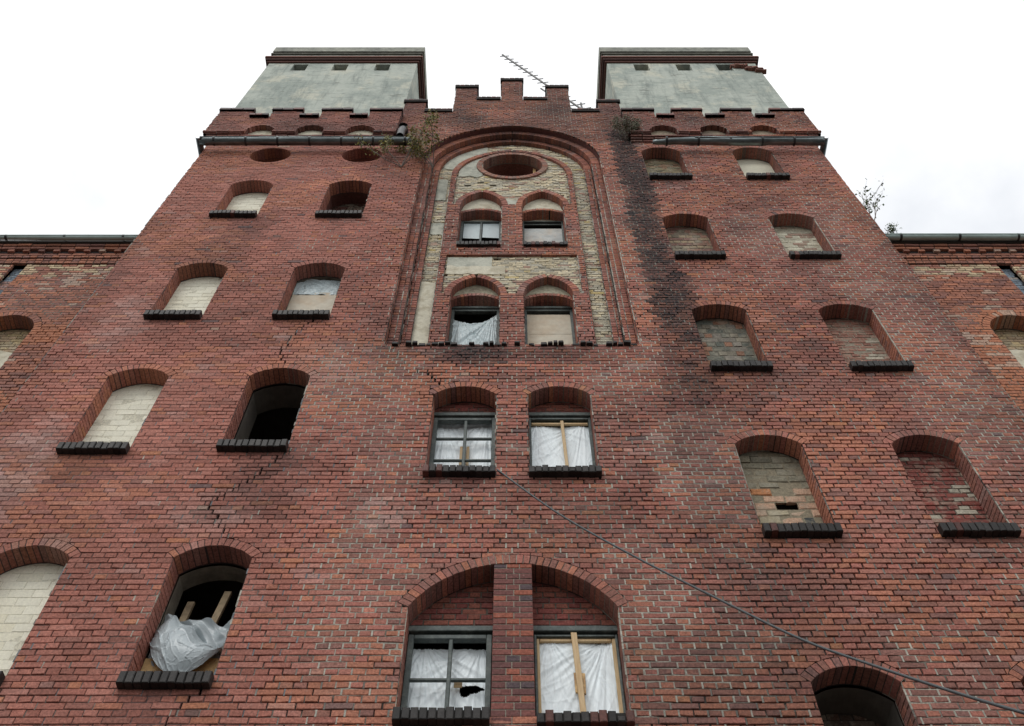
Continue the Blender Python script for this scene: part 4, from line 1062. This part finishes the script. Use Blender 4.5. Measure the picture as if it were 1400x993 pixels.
# ---- roof towers
for s in (-1, 1):
    TX0, TX1, TY, TZ0, TZ1 = 2.60, 6.66, .02, 21.9, 28.72
    holes = [(3.315, 3.715), (4.46, 4.86), (5.56, 5.96)]
    t = Acc()
    # front face with three square openings near the top
    hz0, hz1 = 27.66, 28.26
    xs = [TX0] + [v for h in holes for v in h] + [TX1]
    def fq(xa, xb, za, zb_): xa, xb = sorted((s * xa, s * xb)); t.quad([(xa, TY, za), (xb, TY, za), (xb, TY, zb_), (xa, TY, zb_)], NOX)
    fq(TX0, TX1, TZ0, hz0); fq(TX0, TX1, hz1, TZ1)
    for a, b in zip(xs[0::2], xs[1::2]): fq(a, b, hz0, hz1)
    for a, b in holes:
        a_, b_ = sorted((s * a, s * b))
        t.quad([(a_, TY, hz0), (a_, TY + .3, hz0), (a_, TY + .3, hz1), (a_, TY, hz1)], NOX); t.quad([(b_, TY, hz0), (b_, TY + .3, hz0), (b_, TY + .3, hz1), (b_, TY, hz1)], NOX)
        t.quad([(a_, TY, hz1), (b_, TY, hz1), (b_, TY + .3, hz1), (a_, TY + .3, hz1)], NOX); t.quad([(a_, TY, hz0), (b_, TY, hz0), (b_, TY + .3, hz0), (a_, TY + .3, hz0)], NOX)
    YB = 5.2
    xi, xo = s * TX0, s * TX1
    t.quad([(xi, TY, TZ0), (xi, YB, TZ0), (xi, YB, TZ1), (xi, TY, TZ1)], NOX); t.quad([(xo, TY, TZ0), (xo, YB, TZ0), (xo, YB, TZ1), (xo, TY, TZ1)], NOX)
    t.quad([(xi, YB, TZ0), (xo, YB, TZ0), (xo, YB, TZ1), (xi, YB, TZ1)], NOX); t.quad([(xi, TY, TZ1), (xo, TY, TZ1), (xo, YB, TZ1), (xi, YB, TZ1)], NOX)
    tw = t.build('roof_tower', M_PLAST, WH)
    tw['label'] = 'left rendered roof tower' if s < 0 else 'right rendered roof tower with a broken outer top corner'
    for a, b in holes:
        m = Acc(); a_, b_ = sorted((s * a, s * b)); m.box(a_ - .01, b_ + .01, TY + .3, TY + .34, hz0 - .01, hz1 + .01, (.05, .035, .03, 0)); m.build('vent', MB, tw)
    for (p, z0, z1, mt, cl, nm) in ((.05, 28.36, 28.44, MB, (.16, .075, .06, .2), 'cornice_lower'), (.10, 28.445, 28.54, MB, (.12, .06, .05, .35), 'cornice_band'), (.14, 28.545, 28.66, MB, (.18, .08, .06, .2), 'cornice_upper'),
                                    (.04, 28.665, 29.06, M_PLAST, NOX, 'cornice_frieze'), (.09, 29.063, 29.16, M_SLABD, NOX, 'slab_drip'), (.13, 29.163, 29.60, M_SLAB, NOX, 'roof_slab')):
        m = Acc(); x0, x1 = sorted((s * (TX0 - p), s * (TX1 + (p if nm != 'roof_slab' else .05)))); m.box(x0, x1, TY - p * .9, YB + p, z0, z1, cl)
        m.build(nm, mt, tw)
    if s > 0:       # broken corner: loose bricks and bare masonry
        for i in range(16):
            a = Acc(); u = R.random(); wd_ = R.uniform(.07, .13); a.brick([(-wd_, -.035), (wd_, -.035), (wd_, .035), (-wd_, .035)], 0, .12, .006, (1, 1, 1, 0), None, .008)
            o = link('brick', a.mesh('brick'), MB, tw); o.location = (5.98 + u * .72, TY - .06 - .06 * R.random(), 28.05 - u * .55 + R.uniform(-.08, .1)); o.rotation_euler = (R.uniform(-.2, .2), R.uniform(-.3, .5), R.uniform(-.3, .3))
            m_ = R.uniform(.7, 1.2); o.color = (.22 * m_, .10 * m_, .075 * m_, .1)

# ---- gutters
def gutter(x0, x1, Y, Z, r, mat, parent, brk=.68, crushed=None, name='gutter'):
    a = Acc(); n = max(8, int((x1 - x0) / .12)); seg = 10; rows = []
    for i in range(n + 1):
        x = x0 + (x1 - x0) * i / n; rr, dz, ty = r, 0, 0
        wob = .012 * noise.noise(Vector((x * 1.1, 5, r * 50)))
        if crushed:
            rr = r * (1 - .20 * abs(math.sin((x - crushed) * 4.6)) * max(.25, 1 - (x - crushed) / 2.6)); dz = .012 * math.sin((x - crushed) * 3)
            if x - crushed < .25: rr *= .6 + 1.6 * max(0, x - crushed); dz = -.05 * (1 - max(0, x - crushed) * 4)
        row = []
        for j in range(seg + 1):
            t_ = PI * j / seg; row.append(len(a.v)); a.v.append((x, Y - rr * math.cos(t_), Z + dz + wob - (rr * math.sin(t_)) * 1.0)); a.c.append(NOX)
        rows.append(row)
    for p, q in zip(rows[:-1], rows[1:]):
        for j in range(seg): a.f.append((p[j], q[j], q[j+1], p[j+1]))
    for row in (rows[0], rows[-1]): a.f.append(tuple(row))
    a.tube([(x0, Y - r, Z), (x1, Y - r, Z)], .014, 6) if not crushed else a.tube([(x0 + .9, Y - r, Z), (x1, Y - r, Z)], .014, 6)
    g_ = a.build(name, mat, parent, tint=False, smooth=True)
    x = x0 + .3
    while x < x1:
        b = Acc()
        P = [(x, Y - (r + .012) * math.cos(PI * j / 10), Z + .01 - (r + .012) * math.sin(PI * j / 10)) for j in range(11)]
        for p, q in zip(P[:-1], P[1:]): b.quad([(p[0] - .022, p[1], p[2]), (p[0] + .022, p[1], p[2]), (q[0] + .022, q[1], q[2]), (q[0] - .022, q[1], q[2])], NOX)
        b.build('gutter_bracket', M_DARK, g_, tint=False); x += brk
    return g_
gl = gutter(-6.66, -2.14, -.19, 21.56, .095, M_ZINC, WH); gr = gutter(3.0, 6.66, -.19, 21.55, .095, M_ZINC, WH, crushed=3.15)
for s, gg in ((-1, gl), (1, gr)):
    a = Acc(); seg = 8; rows = []
    for y in (-.285, -.1, .12):
        rows.append([len(a.v) + j for j in range(seg + 1)])
        for j in range(seg + 1): t_ = PI * j / seg; a.v.append((s * (6.68 - .07 * math.cos(t_)), y, 21.56 - .085 * math.sin(t_))); a.c.append(NOX)
    for p, q in zip(rows[:-1], rows[1:]):
        for j in range(seg): a.f.append((p[j], q[j], q[j+1], p[j+1]))
    a.build('gutter_return', M_ZINC, gg, tint=False, smooth=True)
# outlet pipe at the left end of the parapet
a = Acc(); a.tube([(-2.42, .02, 22.62), (-2.42, -.20, 22.55)], .10, 14, caps=False); a.tube([(-2.42, -.12, 22.52), (-2.42, -.2, 22.2), (-2.40, -.26, 21.65)], .085, 12, caps=False)
a.quad([(-2.42 + .098 * math.cos(k * PI / 7), -.17, 22.56 + .098 * math.sin(k * PI / 7)) for k in range(14)], NOX)  # dark disc in the pipe mouth stands in for the shade inside
a.build('rainwater_outlet', M_DARK, WH, tint=False, smooth=False)

# ================================================================== WINGS
for s, nm in ((-1, 'left'), (1, 'right')):
    side = 'left' if s < 0 else 'right'
    W = thing('brick_wing', ('lower brick wing with snow guard and yellow bricks under its cornice, left of the block' if s < 0 else 'lower brick wing with a green-grey gutter above its cornice, right of the block'), 'building')
    WY, ZT = .35, 16.80
    xw, aw = s * 7.94, .46
    v = [varch('seg', xw, aw, 13.3, 14.62, .38, .118)]
    recess = vrect(*sorted((s * 8.49, s * 8.72)), 15.0, INF)
    ac, mo = Acc(), Acc()
    wall(ac, mo, *sorted((s * 6.60, s * 10.6)), 8.2, ZT, WY, v + [recess], wingbrick, lambda x, z: mortar_state(x, z))
    wall(ac, mo, *sorted((s * 8.47, s * 8.74)), 15.0, ZT, WY + .09, [], wingbrick, mst(.006, (.12, .13, .14)))
    ac.build('brick_facing', MB, W, 'stuff'); mo.build('mortar', MM, W, 'stuff')
    arch(W, 'window_arch', 'seg', xw, aw, 14.62, .38, .118, WY, WY + .25, wingbrick)
    jac, jmo = Acc(), Acc(); jamb(jac, jmo, xw - aw, -1, 13.3, 14.62, WY, WY + REV, wingbrick); jamb(jac, jmo, xw + aw, 1, 13.3, 14.62, WY, WY + REV, wingbrick)
    jac.build('jamb_bricks', MB, W, 'stuff'); jmo.build('mortar', MM, W, 'stuff')
    yl = mix([(.46, .36, .20), (.38, .30, .18), (.42, .31, .20)])
    infill(W, xw, aw, 13.2, 14.62, .38, WY + REV, yl, mst(.01, (.22, .19, .14)), rg=.005)
    m = Acc(); zt_ = 14.33; m.poly([(xw - aw, 13.2), (xw + aw, 13.2), (xw + aw, zt_), (xw + .2, zt_ - .06), (xw - .1, zt_ + .04), (xw - aw, zt_ - .02)], WY + REV - .015, WY + REV - .0, (1, 1, 1, 0)); m.build('render_patch', M_CREAM, W)
    # body
    b = Acc(); b.box(*sorted((s * 6.66, s * 26)), WY + .9, 12, 0, 17.3, (.2, .08, .06, 0)); b.quad([(s * 6.64, WY + .03, 0), (s * 26, WY + .03, 0), (s * 26, WY + .03, 8.2), (s * 6.64, WY + .03, 8.2)], (.2, .08, .06, 0))
    b.quad([(s * 10.6, WY + .03, 8.2), (s * 26, WY + .03, 8.2), (s * 26, WY + .03, 17.3), (s * 10.6, WY + .03, 17.3)], (.2, .08, .06, 0))
    b.build('wing_body', MB, W)
    # corbelled cornice, course by course
    cs = ((16.80, .025, 'h'), (16.877, .030, 'h'), (16.954, .055, 'h'), (17.031, .06, 's'), (17.108, .105, 'd'), (17.185, .115, 's'), (17.262, .14, 's'))
    for (z, pr, kd) in cs:
        ac, mo = Acc(), Acc(); xa, xb = sorted((s * 6.60, s * 12.5))
        if kd == 'd':
            back = Acc(); back.box(xa, xb, WY - .06, WY + .1, z, z + .077, (.03, .02, .018, .3)); back.build('cornice_back', MM, W)
            x = 6.68
            while x < 10.4:
                d_ = Acc(); d_.brick([(-.055, -.033), (.055, -.033), (.055, .033), (-.055, .033)], 0, .1, .003, (1, 1, 1, 0), None, .003)
                o = link('brick', d_.mesh('brick'), MB, W); o.location = (s * (x + .06), WY - pr, z + .0385); o.color = wingbrick(7, 15); x += .27
        else:
            wall(ac, mo, xa, xb, z, z + .077, WY - pr, [], lambda x, zz, k=1.: wingbrick(7.2, 15.) , mst(.010, (.07, .06, .05)), depth=pr + .03, headers_only=(kd == 'h'), zbase=z, running=(kd == 's'))
            ac.build('cornice_course', MB, W, 'stuff'); mo.build('mortar', MM, W, 'stuff')
    cap = Acc(); cap.box(*sorted((s * 6.64, s * 26)), WY - .17, WY + .6, 17.341, 17.415, (.05, .045, .04, 0)); cap.build('eaves_board', MM, W)
    gx = sorted((s * 6.66, s * 12.5)); gutter(gx[0], gx[1], WY - .235, 17.39 if s < 0 else 17.41, .045 if s < 0 else .06, M_COPP, W, brk=1.05)
    rf = Acc(); rf.quad([(s * 6.66, WY - .17, 17.42), (s * 26, WY - .17, 17.42), (s * 26, WY + 6, 21.0), (s * 6.66, WY + 6, 21.0)], NOX); rf.build('roof', M_ROOF, W, tint=False)
    # snow guard grid standing on the eaves
    sg = Acc(); n = 22
    for i in range(n):
        x = s * (6.75 + i * .13); sg.tube([(x, WY - .15, 17.42), (x, WY - .15, 17.66)], .006, 4)
    for z in (17.52, 17.66): sg.tube([(s * 6.7, WY - .15, z), (s * (6.75 + n * .13), WY - .15, z)], .007, 4)
    sg.build('snow_guard', M_ALU, W, tint=False)

# ================================================================== ANTENNA
an = thing('aerial', 'long toothed television aerial leaning out behind the crown battlements', 'aerial', loc=(1.75, 1.2, 24.2))
def rel(p): return (p[0] - 1.75, p[1] - 1.2, p[2] - 24.2)
A0, A1 = Vector((-.305, 1.0, 32.96)), Vector((2.0, 1.2, 27.9))
m = Acc(); m.tube([rel((1.95, 1.2, 24.2)), rel((1.95, 1.2, 28.6))], .028, 8); m.build('mast', M_DARK, an, tint=False)
m = Acc(); m.tube([rel(A0), rel(A1)], .032, 6); m.build('boom', M_DARK, an, tint=False)
side = Vector((.55, 0, .42)).normalized()
for i in range(16):
    p = A0.lerp(A1, .03 + .94 * i / 15.); hl = .27 + .008 * i + (.22 if i > 13 else 0)
    d = Vector((.62, .25, 1.05)).normalized()
    m = Acc(); m.tube([rel(p - d * hl), rel(p + d * hl)], .015, 5); m.build('element', M_DARK, an, tint=False)
m = Acc(); m.tube([rel((.85, 1.2, 30.0)), rel((1.9, 1.3, 27.9))], .025, 5); m.build('stay', M_DARK, an, tint=False)
for i in range(5):
    p = Vector((1.85 + .07 * i, 1.2, 27.9 - .16 * i)); m = Acc(); d = Vector((.5, .1, 1.1)).normalized(); m.tube([rel(p - d * .42), rel(p + d * .42)], .012, 5); m.build('reflector', M_DARK, an, tint=False)
m = Acc(); m.box(.22, .34, -.05, .05, 3.05, 3.25, (1, 1, 1, 0)); m.build('clamp', M_DARK, an)

# ================================================================== CABLE
P = [(-.22, .02, 10.727), (.478, -.258, 9.603), (1.157, -.561, 8.64), (1.909, -.986, 7.552), (2.328, -1.29, 6.892), (2.683, -1.593, 6.377), (2.97, -1.897, 5.918), (3.196, -2.2, 5.509), (3.6, -2.8, 4.75), (3.9, -3.4, 4.1)]
def cat(P, k=6):
    o = []
    for i in range(len(P) - 1):
        p0, p1, p2, p3 = [Vector(P[min(max(j, 0), len(P) - 1)]) for j in (i - 1, i, i + 1, i + 2)]
        for t in range(k):
            t /= k; o.append(tuple(.5 * ((2 * p1) + (p2 - p0) * t + (2 * p0 - 5 * p1 + 4 * p2 - p3) * t * t + (3 * p1 - p0 - 3 * p2 + p3) * t ** 3)))
    o.append(P[-1]); return o
m = Acc(); m.tube(cat(P), .0115, 8); o = m.build('cable', M_CABLE, None, tint=False, smooth=True)
tag(o, 'dark sagging cable running from the middle window sill down to the right', 'cable')

# ================================================================== PLANTS
def leaf(a, p, size):
    n = Vector((R.gauss(0, 1), R.gauss(0, 1) - .6, R.gauss(0, .6))).normalized(); u = n.orthogonal().normalized(); v = n.cross(u)
    an_ = R.random() * 6.28; u, v = u * math.cos(an_) + v * math.sin(an_), v * math.cos(an_) - u * math.sin(an_)
    s = size * R.uniform(.6, 1.2); a.quad([tuple(p - u * s), tuple(p - v * s * .5), tuple(p + u * s), tuple(p + v * s * .5)], NOX)
def shrub(label, base, dirs, length, nleaf, lsize, mleaf, name='shrub', spread=.5, thick=.012, cat_='shrub', leafy=.35):
    t = thing(name, label, cat_, loc=base); st_, lv = Acc(), Acc()
    def grow(p, d, ln, depth, th_):
        pts = [p]; q = p.copy(); n = 5
        for i in range(n):
            d = (d + Vector((R.gauss(0, .10), R.gauss(0, .08), R.gauss(0, .08) + .03))).normalized(); q = q + d * ln / n; pts.append(q.copy())
            if depth < 2 and i > 0 and R.random() < .8:
                d2 = (d + Vector((R.uniform(-1, 1), R.uniform(-.8, .3), R.uniform(-.3, .7))) * spread).normalized(); grow(q.copy(), d2, ln * R.uniform(.35, .6), depth + 1, th_ * .55)
            if i >= n * leafy:
                for _ in range(nleaf): leaf(lv, q + Vector((R.gauss(0, .05), R.gauss(0, .05), R.gauss(0, .05))), lsize)
        st_.tube([tuple(x) for x in pts], th_, 5, rend=th_ * .35)
    for d in dirs: grow(Vector((0, 0, 0)), Vector(d).normalized(), length * R.uniform(.75, 1.1), 0, thick)
    st_.build('stem', M_TWIG, t, tint=False); lv.build('leaves', mleaf, t, 'stuff', tint=False)
    return t
shrub('young birch with yellowing leaves rooted in the wall beneath the left gutter', (-2.28, -.01, 20.52), [(-.9, -.45, .5), (-.5, -.5, .8), (.25, -.5, .8), (.9, -.4, .5), (.6, -.5, .6)], .75, 5, .030, M_LEAF, 'birch_sapling', cat_='sapling')
shrub('leafy birch sprig growing from the shoulder of the pointed recess', (-1.62, .02, 20.5), [(-.3, -.4, .9), (-.1, -.4, 1.), (-.5, -.3, .9), (0, -.6, .4)], .80, 6, .034, M_LEAF, 'birch_sapling', cat_='sapling')
shrub('dry bush with bare twigs in the corner left of the broken right gutter', (2.50, .0, 22.15), [(.1, -.4, .5), (.3, -.3, .6), (-.2, -.5, .3), (.4, -.3, .3), (0, -.7, .1), (-.3, -.4, .5), (.1, -.6, -.3)], .42, 6, .022, M_GRASS, 'dry_bush', cat_='bush', leafy=.1)
shrub('thin sparsely leaved sapling on the right outer edge of the block', (6.64, .12, 17.9), [(-.05, 0, 1.), (.06, 0, .9), (.16, -.05, .6), (.02, .1, 1.1)], 1.0, 1, .042, M_LEAFG, 'bare_sapling', cat_='sapling', leafy=.5)
shrub('green tuft of weeds at the inner end of the right wing roof', (6.85, .05, 17.50), [(.1, -.1, 1), (-.3, -.1, 1)], .07, 2, .022, M_LEAFG, 'weed_tuft', cat_='weed', leafy=.1)
# bare twigs standing out of the dry bush
db = next(o for o in bpy.data.objects if o.name == 'dry_bush')
m = Acc()
for d in ((.5, -.2, 1.2), (.75, -.15, 1.1), (.3, -.25, 1.0), (.95, -.1, 1.0), (.15, -.2, 1.1)):
    q = Vector((0, 0, .1)); pts = [tuple(q)]; v = Vector(d).normalized()
    for i in range(6): v = (v + Vector((R.gauss(0, .08), 0, R.gauss(0, .06)))).normalized(); q = q + v * .2; pts.append(tuple(q))
    m.tube(pts, .008, 4, rend=.003)
m.build('twig', M_TWIG, db, tint=False)
for o in bpy.data.objects:
    if o.parent is None and o.get('category') == 'plastic sheet': o['group'] = 'plastic sheets in the windows'
    if o.parent is None and o.get('category') == 'sapling': o['group'] = 'saplings rooted in the masonry'
    if o.parent is None and o.name.startswith('brick_wing'): o['group'] = 'wings flanking the block'
    if o.parent is None and o.name.startswith('weed_tuft'): o['group'] = 'weeds on the wing roofs'
